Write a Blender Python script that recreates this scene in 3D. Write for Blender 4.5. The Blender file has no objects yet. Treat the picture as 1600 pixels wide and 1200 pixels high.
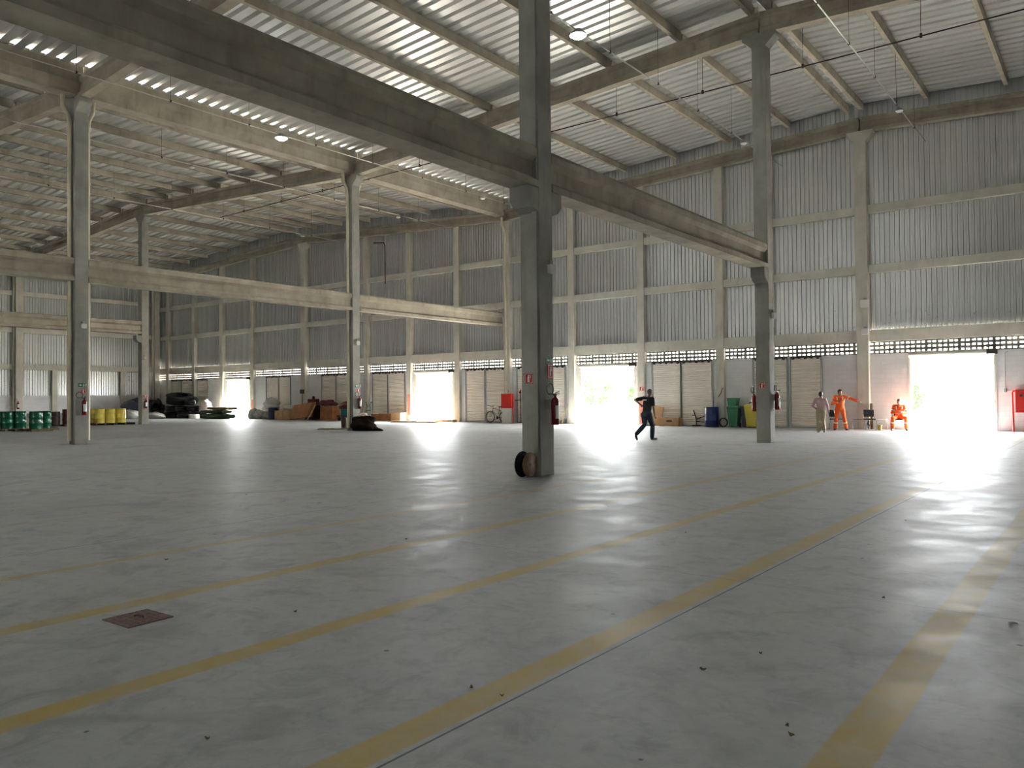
import bpy, bmesh, math, random
from mathutils import Vector, Matrix
random.seed(7)
SC = bpy.context.scene
COL = SC.collection

# ------------------------------------------------------------------ camera
YAW, PITCH, ROLL = 0.65874, 0.0160, -0.008494
F = Vector((-math.sin(YAW)*math.cos(PITCH), math.cos(YAW)*math.cos(PITCH), math.sin(PITCH)))
R = Vector((math.cos(YAW), math.sin(YAW), 0.0))
U = R.cross(F)
R2 = math.cos(ROLL)*R + math.sin(ROLL)*U
U2 = -math.sin(ROLL)*R + math.cos(ROLL)*U
cam = bpy.data.cameras.new('camera')
camo = bpy.data.objects.new('camera', cam)
COL.objects.link(camo)
M = Matrix((R2, U2, -F)).transposed().to_4x4()
M.translation = Vector((0, 0, 1.55))
camo.matrix_world = M
cam.sensor_fit = 'HORIZONTAL'
cam.sensor_width = 36.0
cam.lens = 1230.3/1600*36
cam.clip_start = 0.05
cam.clip_end = 600
SC.camera = camo

# ------------------------------------------------------------------ view, world, sun
SC.view_settings.view_transform = 'Standard'
SC.view_settings.look = 'None'
SC.view_settings.gamma = 1.0
SC.view_settings.use_curve_mapping = False
SC.view_settings.exposure = 0.35
cy = SC.cycles
cy.max_bounces = 10
cy.diffuse_bounces = 6
cy.glossy_bounces = 5
cy.transmission_bounces = 4
cy.sample_clamp_indirect = 12.0
cy.caustics_reflective = True
cy.use_denoising = True
cy.filter_width = 1.1
try:
    cy.denoiser = 'OPENIMAGEDENOISE'
except Exception:
    pass

SKY = 55.0
w = bpy.data.worlds.new('sky')
SC.world = w
w.use_nodes = True
nt = w.node_tree
bg = nt.nodes['Background']
bg.inputs[0].default_value = (0.95, 0.98, 1.0, 1)
bg.inputs[1].default_value = SKY

sun = bpy.data.lights.new('sun', 'SUN')
sun.energy = 230.0
sun.color = (1.0, 0.93, 0.80)
sun.angle = math.radians(3)
suno = bpy.data.objects.new('sun', sun)
COL.objects.link(suno)
suno.rotation_euler = (math.radians(28), 0, math.radians(152))   # high, from beyond the back wall
suno.location = (0, 60, 60)

def portal(name, loc, sx, sy, rot):
    l = bpy.data.lights.new(name, 'AREA')
    l.shape = 'RECTANGLE'
    l.size, l.size_y = sx, sy
    l.cycles.is_portal = True
    o = bpy.data.objects.new(name, l)
    COL.objects.link(o)
    o.location = loc
    o.rotation_euler = rot
    return o

# ------------------------------------------------------------------ materials
def newmat(name):
    m = bpy.data.materials.new(name)
    m.use_nodes = True
    n = m.node_tree.nodes
    return m, n, m.node_tree.links, n['Principled BSDF']

def simple(name, col, rough=0.6, metal=0.0, spec=0.5, var=0.0, scale=6.0, bump=0.0):
    m, n, L, p = newmat(name)
    p.inputs['Base Color'].default_value = (*col, 1)
    p.inputs['Roughness'].default_value = rough
    if name == 'zinc_wall_sheet':
        s_ = n.new('ShaderNodeSeparateXYZ'); L.new(g.outputs['Position'], s_.inputs[0])
        hr = n.new('ShaderNodeMapRange'); hr.inputs['From Min'].default_value = 4.2; hr.inputs['From Max'].default_value = 6.4
        hr.inputs['To Min'].default_value = .045; hr.inputs['To Max'].default_value = -.08
        L.new(s_.outputs['Z'], hr.inputs['Value'])
        mo = n.new('ShaderNodeTexNoise'); mo.inputs['Scale'].default_value = 9; mo.inputs['Detail'].default_value = 5
        L.new(g.outputs['Position'], mo.inputs['Vector'])
        ad = n.new('ShaderNodeMath'); ad.operation = 'ADD'; L.new(mo.outputs['Fac'], ad.inputs[0]); L.new(hr.outputs['Result'], ad.inputs[1])
        mr2 = n.new('ShaderNodeMapRange'); mr2.inputs['From Min'].default_value = .66; mr2.inputs['From Max'].default_value = .74
        mr2.inputs['To Max'].default_value = .55
        L.new(ad.outputs[0], mr2.inputs['Value'])
        mx = n.new('ShaderNodeMixRGB'); mx.inputs['Color2'].default_value = (.10, .10, .09, 1)
        L.new(mr2.outputs['Result'], mx.inputs['Fac']); L.new(r.outputs['Color'], mx.inputs['Color1'])
        L.new(mx.outputs['Color'], p.inputs['Base Color'])
    p.inputs['Metallic'].default_value = metal
    p.inputs['Specular IOR Level'].default_value = spec
    if var > 0 or bump > 0:
        g = n.new('ShaderNodeNewGeometry')
        t = n.new('ShaderNodeTexNoise')
        t.inputs['Scale'].default_value = scale
        t.inputs['Detail'].default_value = 5
        L.new(g.outputs['Position'], t.inputs['Vector'])
        if var > 0:
            r = n.new('ShaderNodeValToRGB')
            r.color_ramp.elements[0].position = 0.3
            r.color_ramp.elements[1].position = 0.7
            r.color_ramp.elements[0].color = (*[c*(1-var) for c in col], 1)
            r.color_ramp.elements[1].color = (*[min(1, c*(1+var*.6)) for c in col], 1)
            L.new(t.outputs['Fac'], r.inputs['Fac'])
            L.new(r.outputs['Color'], p.inputs['Base Color'])
        if bump > 0:
            b = n.new('ShaderNodeBump')
            b.inputs['Strength'].default_value = bump
            b.inputs['Distance'].default_value = 0.02
            L.new(t.outputs['Fac'], b.inputs['Height'])
            L.new(b.outputs['Normal'], p.inputs['Normal'])
    return m

def concrete(name, c1, c2, c3, scale=1.0):
    """cast concrete: cloudy tone, vertical streaks, small pits"""
    m, n, L, p = newmat(name)
    g = n.new('ShaderNodeNewGeometry')
    t = n.new('ShaderNodeTexNoise'); t.inputs['Scale'].default_value = 0.9*scale
    t.inputs['Detail'].default_value = 8; t.inputs['Roughness'].default_value = .65
    L.new(g.outputs['Position'], t.inputs['Vector'])
    r = n.new('ShaderNodeValToRGB')
    r.color_ramp.elements[0].position = 0.32; r.color_ramp.elements[0].color = (*c1, 1)
    r.color_ramp.elements[1].position = 0.66; r.color_ramp.elements[1].color = (*c2, 1)
    L.new(t.outputs['Fac'], r.inputs['Fac'])
    mp = n.new('ShaderNodeMapping'); mp.inputs['Scale'].default_value = (3.1, 3.1, .5)
    L.new(g.outputs['Position'], mp.inputs['Vector'])
    t2 = n.new('ShaderNodeTexNoise'); t2.inputs['Scale'].default_value = 1.3
    t2.inputs['Detail'].default_value = 6
    L.new(mp.outputs['Vector'], t2.inputs['Vector'])
    r2 = n.new('ShaderNodeValToRGB')
    r2.color_ramp.elements[0].position = 0.56; r2.color_ramp.elements[0].color = (0, 0, 0, 1)
    r2.color_ramp.elements[1].position = 0.80; r2.color_ramp.elements[1].color = (.5, .5, .5, 1)
    L.new(t2.outputs['Fac'], r2.inputs['Fac'])
    mx = n.new('ShaderNodeMixRGB'); mx.inputs['Color2'].default_value = (*c3, 1)
    L.new(r2.outputs['Color'], mx.inputs['Fac'])
    L.new(r.outputs['Color'], mx.inputs['Color1'])
    L.new(mx.outputs['Color'], p.inputs['Base Color'])
    p.inputs['Roughness'].default_value = .8
    p.inputs['Specular IOR Level'].default_value = .25
    b = n.new('ShaderNodeBump'); b.inputs['Strength'].default_value = .25; b.inputs['Distance'].default_value = .01
    t3 = n.new('ShaderNodeTexNoise'); t3.inputs['Scale'].default_value = 22
    L.new(g.outputs['Position'], t3.inputs['Vector'])
    L.new(t3.outputs['Fac'], b.inputs['Height'])
    L.new(b.outputs['Normal'], p.inputs['Normal'])
    return m

MT = {}
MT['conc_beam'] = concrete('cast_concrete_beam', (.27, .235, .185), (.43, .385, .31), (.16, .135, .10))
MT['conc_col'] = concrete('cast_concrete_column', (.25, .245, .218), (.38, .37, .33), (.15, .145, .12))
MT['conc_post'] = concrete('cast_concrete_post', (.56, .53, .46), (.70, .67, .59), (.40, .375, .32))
MT['pvc'] = simple('cream_pvc', (.68, .62, .47), .45, var=.12, scale=2)
MT['conduit'] = simple('galvanised_conduit', (.55, .54, .50), .35, .6)
MT['black'] = simple('black_plastic', (.015, .015, .017), .45)
MT['white'] = simple('white_plastic', (.80, .79, .74), .4)
MT['steel'] = simple('painted_grey_steel', (.35, .35, .33), .4, .3)

def sheet_material(name, col, metal, rough, streak):
    m, n, L, p = newmat(name)
    g = n.new('ShaderNodeNewGeometry')
    mp = n.new('ShaderNodeMapping'); mp.inputs['Scale'].default_value = streak
    L.new(g.outputs['Position'], mp.inputs['Vector'])
    t = n.new('ShaderNodeTexNoise'); t.inputs['Scale'].default_value = 1.0
    t.inputs['Detail'].default_value = 5
    L.new(mp.outputs['Vector'], t.inputs['Vector'])
    r = n.new('ShaderNodeValToRGB')
    r.color_ramp.elements[0].position = .3; r.color_ramp.elements[0].color = (*[c*.84 for c in col], 1)
    r.color_ramp.elements[1].position = .7; r.color_ramp.elements[1].color = (*col, 1)
    L.new(t.outputs['Fac'], r.inputs['Fac'])
    L.new(r.outputs['Color'], p.inputs['Base Color'])
    if name == 'zinc_wall_sheet':
        s_ = n.new('ShaderNodeSeparateXYZ'); L.new(g.outputs['Position'], s_.inputs[0])
        hr = n.new('ShaderNodeMapRange'); hr.inputs['From Min'].default_value = 4.2; hr.inputs['From Max'].default_value = 6.4
        hr.inputs['To Min'].default_value = .045; hr.inputs['To Max'].default_value = -.08
        L.new(s_.outputs['Z'], hr.inputs['Value'])
        mo = n.new('ShaderNodeTexNoise'); mo.inputs['Scale'].default_value = 9; mo.inputs['Detail'].default_value = 5
        L.new(g.outputs['Position'], mo.inputs['Vector'])
        ad = n.new('ShaderNodeMath'); ad.operation = 'ADD'; L.new(mo.outputs['Fac'], ad.inputs[0]); L.new(hr.outputs['Result'], ad.inputs[1])
        mr2 = n.new('ShaderNodeMapRange'); mr2.inputs['From Min'].default_value = .66; mr2.inputs['From Max'].default_value = .74
        mr2.inputs['To Max'].default_value = .55
        L.new(ad.outputs[0], mr2.inputs['Value'])
        mx = n.new('ShaderNodeMixRGB'); mx.inputs['Color2'].default_value = (.10, .10, .09, 1)
        L.new(mr2.outputs['Result'], mx.inputs['Fac']); L.new(r.outputs['Color'], mx.inputs['Color1'])
        L.new(mx.outputs['Color'], p.inputs['Base Color'])
    p.inputs['Metallic'].default_value = metal
    mr = n.new('ShaderNodeMapRange')
    mr.inputs['To Min'].default_value = rough*.9; mr.inputs['To Max'].default_value = rough*1.1
    L.new(t.outputs['Fac'], mr.inputs['Value'])
    L.new(mr.outputs['Result'], p.inputs['Roughness'])
    return m
MT['roof'] = sheet_material('zinc_roof_sheet', (.93, .915, .89), .52, .30, (.25, 2.2, 1))
m_, n_, L_, p_ = newmat('added_fill_sheet')  # added sheet, passes a little sky light down to the foreground floor
tl = n_.new('ShaderNodeBsdfTranslucent'); tl.inputs[0].default_value = (.0086, .0099, .0106, 1)
L_.new(tl.outputs[0], n_['Material Output'].inputs[0])
MT['fill_sheet'] = m_
MT['clad'] = sheet_material('zinc_wall_sheet', (.72, .73, .72), .6, .36, (2.6, 2.6, .12))

def block_wall_material(name, col, mortar):
    m, n, L, p = newmat(name)
    g = n.new('ShaderNodeNewGeometry')
    s = n.new('ShaderNodeSeparateXYZ'); L.new(g.outputs['Position'], s.inputs[0])
    ad = n.new('ShaderNodeMath'); ad.operation = 'ADD'
    L.new(s.outputs['X'], ad.inputs[0]); L.new(s.outputs['Y'], ad.inputs[1])
    cb = n.new('ShaderNodeCombineXYZ')
    L.new(ad.outputs[0], cb.inputs['X']); L.new(s.outputs['Z'], cb.inputs['Y'])
    b = n.new('ShaderNodeTexBrick')
    b.inputs['Scale'].default_value = 1.0
    b.inputs['Brick Width'].default_value = .4
    b.inputs['Row Height'].default_value = .2
    b.inputs['Mortar Size'].default_value = .008
    b.inputs['Mortar Smooth'].default_value = .3
    b.inputs['Color1'].default_value = (*col, 1)
    b.inputs['Color2'].default_value = (*[c*.96 for c in col], 1)
    b.inputs['Mortar'].default_value = (*mortar, 1)
    L.new(cb.outputs[0], b.inputs['Vector'])
    t = n.new('ShaderNodeTexNoise'); t.inputs['Scale'].default_value = 1.2; t.inputs['Detail'].default_value = 7
    L.new(g.outputs['Position'], t.inputs['Vector'])
    mr = n.new('ShaderNodeMapRange'); mr.inputs['From Min'].default_value = .3; mr.inputs['From Max'].default_value = .7
    mr.inputs['To Min'].default_value = .86; mr.inputs['To Max'].default_value = 1.0
    L.new(t.outputs['Fac'], mr.inputs['Value'])
    mx = n.new('ShaderNodeMixRGB'); mx.blend_type = 'MULTIPLY'; mx.inputs['Fac'].default_value = 1
    L.new(b.outputs['Color'], mx.inputs['Color1']); L.new(mr.outputs['Result'], mx.inputs['Color2'])
    L.new(mx.outputs['Color'], p.inputs['Base Color'])
    p.inputs['Roughness'].default_value = .75
    bp = n.new('ShaderNodeBump'); bp.inputs['Strength'].default_value = .2; bp.inputs['Distance'].default_value = .01
    bp.invert = True
    L.new(b.outputs['Fac'], bp.inputs['Height']); L.new(bp.outputs['Normal'], p.inputs['Normal'])
    return m
MT['blockwall'] = block_wall_material('white_painted_blocks', (.90, .89, .88), (.80, .785, .77))
MT['breeze'] = simple('breeze_block_concrete', (.30, .27, .22), .85, var=.2, scale=5)
MT['shutter'] = simple('beige_shutter_steel', (.90, .83, .74), .45, .0, var=.08, scale=1.2)
MT['doorframe'] = simple('cream_door_frame', (.88, .83, .72), .5, .0, var=.1, scale=2)
MT['grease'] = simple('greasy_dark_iron', (.06, .05, .04), .5, .4)

def floor_material():
    m, n, L, p = newmat('power_trowelled_floor')
    g = n.new('ShaderNodeNewGeometry')
    s = n.new('ShaderNodeSeparateXYZ'); L.new(g.outputs['Position'], s.inputs[0])
    def noise(scale, detail=6, rough=.6, vec=None, dist=0.0):
        t = n.new('ShaderNodeTexNoise'); t.inputs['Scale'].default_value = scale
        t.inputs['Detail'].default_value = detail; t.inputs['Roughness'].default_value = rough
        t.inputs['Distortion'].default_value = dist
        L.new(vec or g.outputs['Position'], t.inputs['Vector'])
        return t.outputs['Fac']
    def mrange(v, a, b, c, d, clamp=True):
        r = n.new('ShaderNodeMapRange'); r.clamp = clamp
        for k, x in zip(('From Min', 'From Max', 'To Min', 'To Max'), (a, b, c, d)):
            r.inputs[k].default_value = x
        L.new(v, r.inputs['Value'])
        return r.outputs['Result']
    def mth(op, a, b=None, c=None):
        r = n.new('ShaderNodeMath'); r.operation = op
        for i, x in enumerate((a, b, c)):
            if x is None: continue
            if isinstance(x, (int, float)): r.inputs[i].default_value = x
            else: L.new(x, r.inputs[i])
        return r.outputs[0]
    def mix(f, a, b, mode='MIX'):
        r = n.new('ShaderNodeMixRGB'); r.blend_type = mode
        for k, x in (('Fac', f), ('Color1', a), ('Color2', b)):
            if isinstance(x, tuple): r.inputs[k].default_value = (*x, 1)
            elif isinstance(x, (int, float)): r.inputs[k].default_value = x
            else: L.new(x, r.inputs[k])
        return r.outputs['Color']
    big = noise(.22, 5, .6, dist=.6)
    mid = noise(1.6, 8, .65, dist=.4)
    fine = noise(14, 4, .6)
    base = mix(mrange(big, .35, .65, 0, 1), (.315, .325, .325), (.43, .435, .43))
    base = mix(mrange(mid, .36, .62, .0, .75), base, (.455, .458, .45))
    base = mix(mrange(noise(2.7, 9, .7, dist=.8), .50, .68, 0, .75), base, (.235, .24, .235))
    base = mix(mrange(noise(.75, 7, .6, dist=1.2), .55, .66, 0, .6), base, (.25, .25, .238))
    base = mix(mrange(noise(7.5, 8, .7, dist=.5), .50, .70, 0, .42), base, (.22, .22, .215))
    base = mix(mrange(fine, .3, .75, 0, .22), base, (.24, .24, .23))
    # small stains and crumbs
    v = n.new('ShaderNodeTexVoronoi'); v.inputs['Scale'].default_value = 2.6
    mpv = n.new('ShaderNodeMapping'); mpv.inputs['Scale'].default_value = (1, 1, 0)
    L.new(g.outputs['Position'], mpv.inputs['Vector']); L.new(mpv.outputs['Vector'], v.inputs['Vector'])
    spotr = mth('MULTIPLY', mth('SUBTRACT', noise(2.3, 2), .43), .30)
    spot = mrange(mth('SUBTRACT', v.outputs['Distance'], spotr), 0.0, .006, 1, 0)
    v2 = n.new('ShaderNodeTexVoronoi'); v2.inputs['Scale'].default_value = .55
    L.new(mpv.outputs['Vector'], v2.inputs['Vector'])
    stain = mth('MULTIPLY', mrange(mth('ADD', v2.outputs['Distance'], mth('MULTIPLY', noise(5, 6), .35)), .15, .21, 1, 0), mrange(noise(.5, 2), .5, .6, 0, 1))
    # painted lines, worn
    wear = mrange(noise(3.2, 8, .7), .36, .62, 1.0, .62)
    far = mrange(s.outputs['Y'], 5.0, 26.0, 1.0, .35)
    lines = None
    wob = mth('MULTIPLY', mth('SUBTRACT', noise(.5, 2), .5), .05)
    xw = mth('ADD', s.outputs['X'], wob)
    for xc, hw, k in ((-.957, .117, 1), (-2.635, .102, 1), (-4.256, .095, 1), (-5.965, .092, .9), (-7.70, .07, .75), (-10.95, .06, .35), (-12.4, .06, .35)):
        d = mth('ABSOLUTE', mth('SUBTRACT', xw, xc))
        f_ = mth('MULTIPLY', mrange(d, hw-.012, hw+.012, 1, 0), k)
        lines = f_ if lines is None else mth('MAXIMUM', lines, f_)
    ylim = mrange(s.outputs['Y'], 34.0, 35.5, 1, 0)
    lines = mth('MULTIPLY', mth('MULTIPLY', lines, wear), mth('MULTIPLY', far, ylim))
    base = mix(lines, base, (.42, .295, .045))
    base = mix(mth('MULTIPLY', stain, .5), base, (.12, .11, .10))
    base = mix(mth('MULTIPLY', spot, .8), base, (.06, .05, .04))
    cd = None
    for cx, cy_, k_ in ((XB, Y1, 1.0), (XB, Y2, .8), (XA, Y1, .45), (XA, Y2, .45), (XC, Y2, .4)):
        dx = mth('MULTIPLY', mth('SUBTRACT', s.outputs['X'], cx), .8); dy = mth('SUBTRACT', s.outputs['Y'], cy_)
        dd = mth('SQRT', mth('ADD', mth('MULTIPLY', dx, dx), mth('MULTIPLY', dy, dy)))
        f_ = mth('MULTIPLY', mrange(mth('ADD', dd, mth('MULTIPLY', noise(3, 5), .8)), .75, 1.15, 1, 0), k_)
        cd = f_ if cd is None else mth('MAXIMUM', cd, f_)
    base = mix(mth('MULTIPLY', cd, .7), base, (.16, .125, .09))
    # saw cut joints
    jt = None
    for xc in (-2.49, -8.79, -15.07, -21.4, -27.6, -33.9, -40.2, 3.8):
        d = mth('ABSOLUTE', mth('SUBTRACT', s.outputs['X'], xc))
        f_ = mrange(d, .004, .009, 1, 0)
        jt = f_ if jt is None else mth('MAXIMUM', jt, f_)
    for yc in (6.35, 18.95, 31.5):
        d = mth('ABSOLUTE', mth('SUBTRACT', s.outputs['Y'], yc))
        f_ = mth('MULTIPLY', mrange(d, .003, .007, 1, 0), .5)
        jt = mth('MAXIMUM', jt, f_)
    base = mix(mth('MULTIPLY', jt, .85), base, (.03, .035, .04))
    L.new(base, p.inputs['Base Color'])
    L.new(mrange(mid, .3, .7, .42, .64), p.inputs['Roughness'])
    p.inputs['Specular IOR Level'].default_value = .5
    b = n.new('ShaderNodeBump'); b.inputs['Strength'].default_value = .16; b.inputs['Distance'].default_value = .004
    L.new(noise(4.2, 6, .6, dist=.5), b.inputs['Height']); L.new(b.outputs['Normal'], p.inputs['Normal'])
    return m
MT['yard'] = simple('yard_concrete', (.62, .60, .55), .9, var=.1, scale=.4)

# ------------------------------------------------------------------ mesh helpers
class MB:
    def __init__(s):
        s.v = []; s.f = []
    def add(s, vs, fs):
        k = len(s.v)
        s.v += [tuple(v) for v in vs]
        s.f += [tuple(i+k for i in f) for f in fs]
        return s
    def box(s, x0, x1, y0, y1, z0, z1, mat=None):
        vs = [Vector(p) for p in ((x0, y0, z0), (x1, y0, z0), (x1, y1, z0), (x0, y1, z0), (x0, y0, z1), (x1, y0, z1), (x1, y1, z1), (x0, y1, z1))]
        if mat is not None: vs = [mat @ v for v in vs]
        return s.add(vs, [(0, 3, 2, 1), (4, 5, 6, 7), (0, 1, 5, 4), (1, 2, 6, 5), (2, 3, 7, 6), (3, 0, 4, 7)])
    def loft(s, rings, caps=True, closed=False):
        n_ = len(rings[0]); vs = []; fs = []
        for r in rings: vs += list(r)
        for k in range(len(rings)-1+(1 if closed else 0)):
            a = k*n_; b = ((k+1) % len(rings))*n_
            for i in range(n_):
                j = (i+1) % n_
                fs.append((a+i, a+j, b+j, b+i))
        if caps and not closed:
            fs.append(tuple(reversed(range(n_))))
            fs.append(tuple(range((len(rings)-1)*n_, len(rings)*n_)))
        return s.add(vs, fs)
    def prism_y(s, prof, y0, y1):           # prof: (x,z) ccw seen from -Y
        return s.loft([[(x, y0, z) for x, z in prof], [(x, y1, z) for x, z in prof]])
    def prism_x(s, prof, a, b):             # prof: (y,z); a,b = (x, z offset)
        return s.loft([[(a[0], y, z+a[1]) for y, z in prof], [(b[0], y, z+b[1]) for y, z in prof]])
    def cyl(s, p0, p1, r0, r1=None, n=16):
        return s.tube([p0, p1], [r0, r0 if r1 is None else r1], n)
    def tube(s, pts, r, n=10, closed=False):
        pts = [Vector(p) for p in pts]
        if isinstance(r, (int, float)): r = [r]*len(pts)
        N = len(pts); rings = []
        up = None
        for k in range(N):
            if closed: d = pts[(k+1) % N]-pts[k-1]
            else: d = pts[min(k+1, N-1)]-pts[max(k-1, 0)]
            if d.length < 1e-9: d = Vector((0, 0, 1))
            d.normalize()
            if up is None:
                up = Vector((0, 0, 1)) if abs(d.z) < .9 else Vector((1, 0, 0))
            u = d.cross(up)
            if u.length < 1e-6: u = d.orthogonal()
            u.normalize(); vv = u.cross(d); vv.normalize(); up = vv
            rings.append([pts[k]+(u*math.cos(t)+vv*math.sin(t))*r[k] for t in [2*math.pi*i/n for i in range(n)]])
        return s.loft(rings, closed=closed)
    def lathe(s, prof, c=(0, 0, 0), n=24, axis='z', mat=None):   # prof: (r, h)
        rings = []
        for r, hh in prof:
            ring = []
            for i in range(n):
                t = 2*math.pi*i/n
                p_ = {'z': Vector((r*math.cos(t), r*math.sin(t), hh)), 'x': Vector((hh, r*math.cos(t), r*math.sin(t))),
                      'y': Vector((r*math.sin(t), hh, r*math.cos(t)))}[axis]
                p_ += Vector(c)
                if mat is not None: p_ = mat @ p_
                ring.append(p_)
            rings.append(ring)
        return s.loft(rings)
    def build(s, name, mat, parent=None, loc=None, rot=None, smooth=False, bevel=0.0, label=None, cat=None, group=None, kind=None, recenter=True):
        vs = s.v
        off = Vector((0, 0, 0))
        if parent is None and recenter and loc is None:
            xs = [v[0] for v in vs]; ys = [v[1] for v in vs]; zs = [v[2] for v in vs]
            off = Vector(((min(xs)+max(xs))/2, (min(ys)+max(ys))/2, min(zs)))
            vs = [(v[0]-off.x, v[1]-off.y, v[2]-off.z) for v in vs]
        me = bpy.data.meshes.new(name)
        me.from_pydata(vs, [], s.f)
        bm = bmesh.new(); bm.from_mesh(me)
        bmesh.ops.recalc_face_normals(bm, faces=bm.faces)
        bm.to_mesh(me); bm.free()
        mats = mat if isinstance(mat, (list, tuple)) else [mat]
        for mm in mats: me.materials.append(MT[mm] if isinstance(mm, str) else mm)
        if smooth:
            for p_ in me.polygons: p_.use_smooth = True
            try: me.set_sharp_from_angle(angle=math.radians(40))
            except Exception: pass
        o = bpy.data.objects.new(name, me)
        COL.objects.link(o)
        if parent is not None: o.parent = parent
        if loc is not None: o.location = loc
        elif parent is None and recenter: o.location = off
        if rot is not None: o.rotation_euler = rot
        if bevel > 0:
            b = o.modifiers.new('bevel', 'BEVEL'); b.width = bevel; b.segments = 2; b.limit_method = 'ANGLE'
        tag(o, label, cat, group, kind)
        return o

def tag(o, label=None, cat=None, group=None, kind=None):
    if label: o['label'] = label
    if cat: o['category'] = cat
    if group: o['group'] = group
    if kind: o['kind'] = kind
    return o

def thing(name, label=None, cat=None, loc=(0, 0, 0), rotz=0.0, group=None, kind=None):
    o = bpy.data.objects.new(name, None)
    COL.objects.link(o)
    o.empty_display_size = .1
    o.location = loc; o.rotation_euler = (0, 0, rotz)
    return tag(o, label, cat, group, kind)

def dup(root, loc, rotz=None, label=None, group=None):
    def cp(o, par):
        c = o.copy(); COL.objects.link(c)
        if par is not None: c.parent = par
        for ch in [x for x in bpy.data.objects if x.parent == o and x != c]:
            cp(ch, c)
        return c
    kids = list(root.children)
    r = root.copy(); COL.objects.link(r)
    r.location = loc
    if rotz is not None: r.rotation_euler = (0, 0, rotz)
    if label: r['label'] = label
    if group: r['group'] = group
    for ch in kids:
        c = ch.copy(); COL.objects.link(c); c.parent = r
        for g_ in list(ch.children):
            d = g_.copy(); COL.objects.link(d); d.parent = c
    return r

# ------------------------------------------------------------------ layout
XA, XB, XC, XD, XE = -9.15, -29.19, -49.20, -69.20, 10.9
Y0, Y1, Y2 = 0.05, 12.65, 25.26
YW = 36.85            # inner face of the block wall at the back
XL = -68.95           # inner face of the left wall
XR, YF = 30.7, -25.2
SL = .055
def ridge_d(x):
    return min(abs(x-XA), abs(x-XC), abs(x-30.9))
def z_sheet(x): return 14.37-SL*ridge_d(x)
def z_beam(x): return 13.30-SL*ridge_d(x)
def z_gable(x): return 13.08-SL*ridge_d(x)

MT['floor'] = floor_material()
# ---- floor, yard
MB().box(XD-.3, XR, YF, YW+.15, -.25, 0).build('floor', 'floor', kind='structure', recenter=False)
MB().box(-170, 90, YW+.15, 160, -.35, -.10).build('yard_paving', 'yard', kind='structure', recenter=False)

# ---- roof sheets (trapezoidal ribs run down the slope)
ceil = thing('ceiling', kind='structure')
def roof_sheet(xa, xb, ya, yb, mat='roof', name='roof_sheet'):
    per = .475; vs = []; fs = []
    prof = [(0, 0), (.165, 0), (.205, .095), (.285, .095), (.325, 0)]
    y = ya; line = []
    while y < yb:
        for dy, dz in [(0, 0), (.292, 0), (.315, .165), (.452, .165)]:
            line.append((y+dy, dz))
        y += per
    line.append((y, 0))
    for yy, dz in line:
        vs.append((xa, yy, z_sheet(xa)+dz)); vs.append((xb, yy, z_sheet(xb)+dz))
    for k in range(len(line)-1):
        fs.append((2*k, 2*k+1, 2*k+3, 2*k+2))
    m = MB(); m.add(vs, fs)
    return m.build(name, mat, parent=ceil, recenter=False)
for xa, xb in ((XA-.05, XB+.33), (XB-.33, XC+.05), (XC-.05, XD-.2), (XA+.05, XE-.33), (XE+.33, XR)):
    per = .475
    if xa < XA-1: roof_sheet(xa, xb, YF, YW+.3); continue
    y = YF
    for k, (n_, tr) in enumerate(((14, 0), (4, 1), (10, 0), (4, 1), (10, 0), (4, 1), (99, 0))):
        yb_ = min(y+n_*per, YW+.3)
        roof_sheet(xa, xb, y, yb_-(1e-4 if yb_ < YW else 0), 'fill_sheet' if tr else 'roof', 'added_fill_panel' if tr else 'roof_sheet')  # translucent strips are an unseen addition behind the camera, brightening the near floor
        y = yb_
# ridge caps
for xr in (XA, XC):
    m = MB()
    z = z_sheet(xr)+.18
    m.loft([[(xr-.30, yy, z-.025), (xr, yy, z-.008), (xr+.30, yy, z-.025), (xr, yy, z+.004)] for yy in (YF, YW+.3)])
    for sx in (-1, 1): m.box(xr+sx*.22-.02, xr+sx*.22+.02, YF, YW+.3, z-.17, z-.035)
    m.build('ridge_cap', 'clad', parent=ceil, recenter=False)

# ---- outer walls behind the camera and to the right, with loading openings
wf = MB()
wf.box(XD-.3, XR, YF-.2, YF, 0, 14.5)
wf.build('wall_front', 'clad', kind='structure', recenter=False)
wr = MB(); wr.box(XR, XR+.2, YF, YW, 4.2, 14.5)
for ya, yb in ((YF, YW),): wr.box(XR, XR+.2, ya, yb, 0, 4.2)
wr.build('wall_right', 'clad', kind='structure', recenter=False)

# ---- back wall
POSTS = [-67.2, -62.97, -58.7, -54.4, -41.1, -36.95, -32.72, -24.2, -19.85, -15.52, -13.1]
COLS3 = [(XA+.22, .54), (XB+.48, .5), (XC+1.3, .62)]
MAINX = [x for x, _ in COLS3]
wb = thing('wall_back', kind='structure')
OPEN = [(-58.05, -54.95), (-36.41, -33.21), (-23.68, -20.32), (-7.10, -4.02)]
ZD = 3.05
# block masonry with door openings
m = MB(); xs = XD
for a, b in OPEN:
    m.box(xs, a, YW, YW+.18, 0, 3.27); m.box(a, b, YW, YW+.18, ZD+.2, 3.27); xs = b
m.box(xs, XR, YW, YW+.18, 0, 3.27)
m.build('masonry', 'blockwall', parent=wb, recenter=False)
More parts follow.
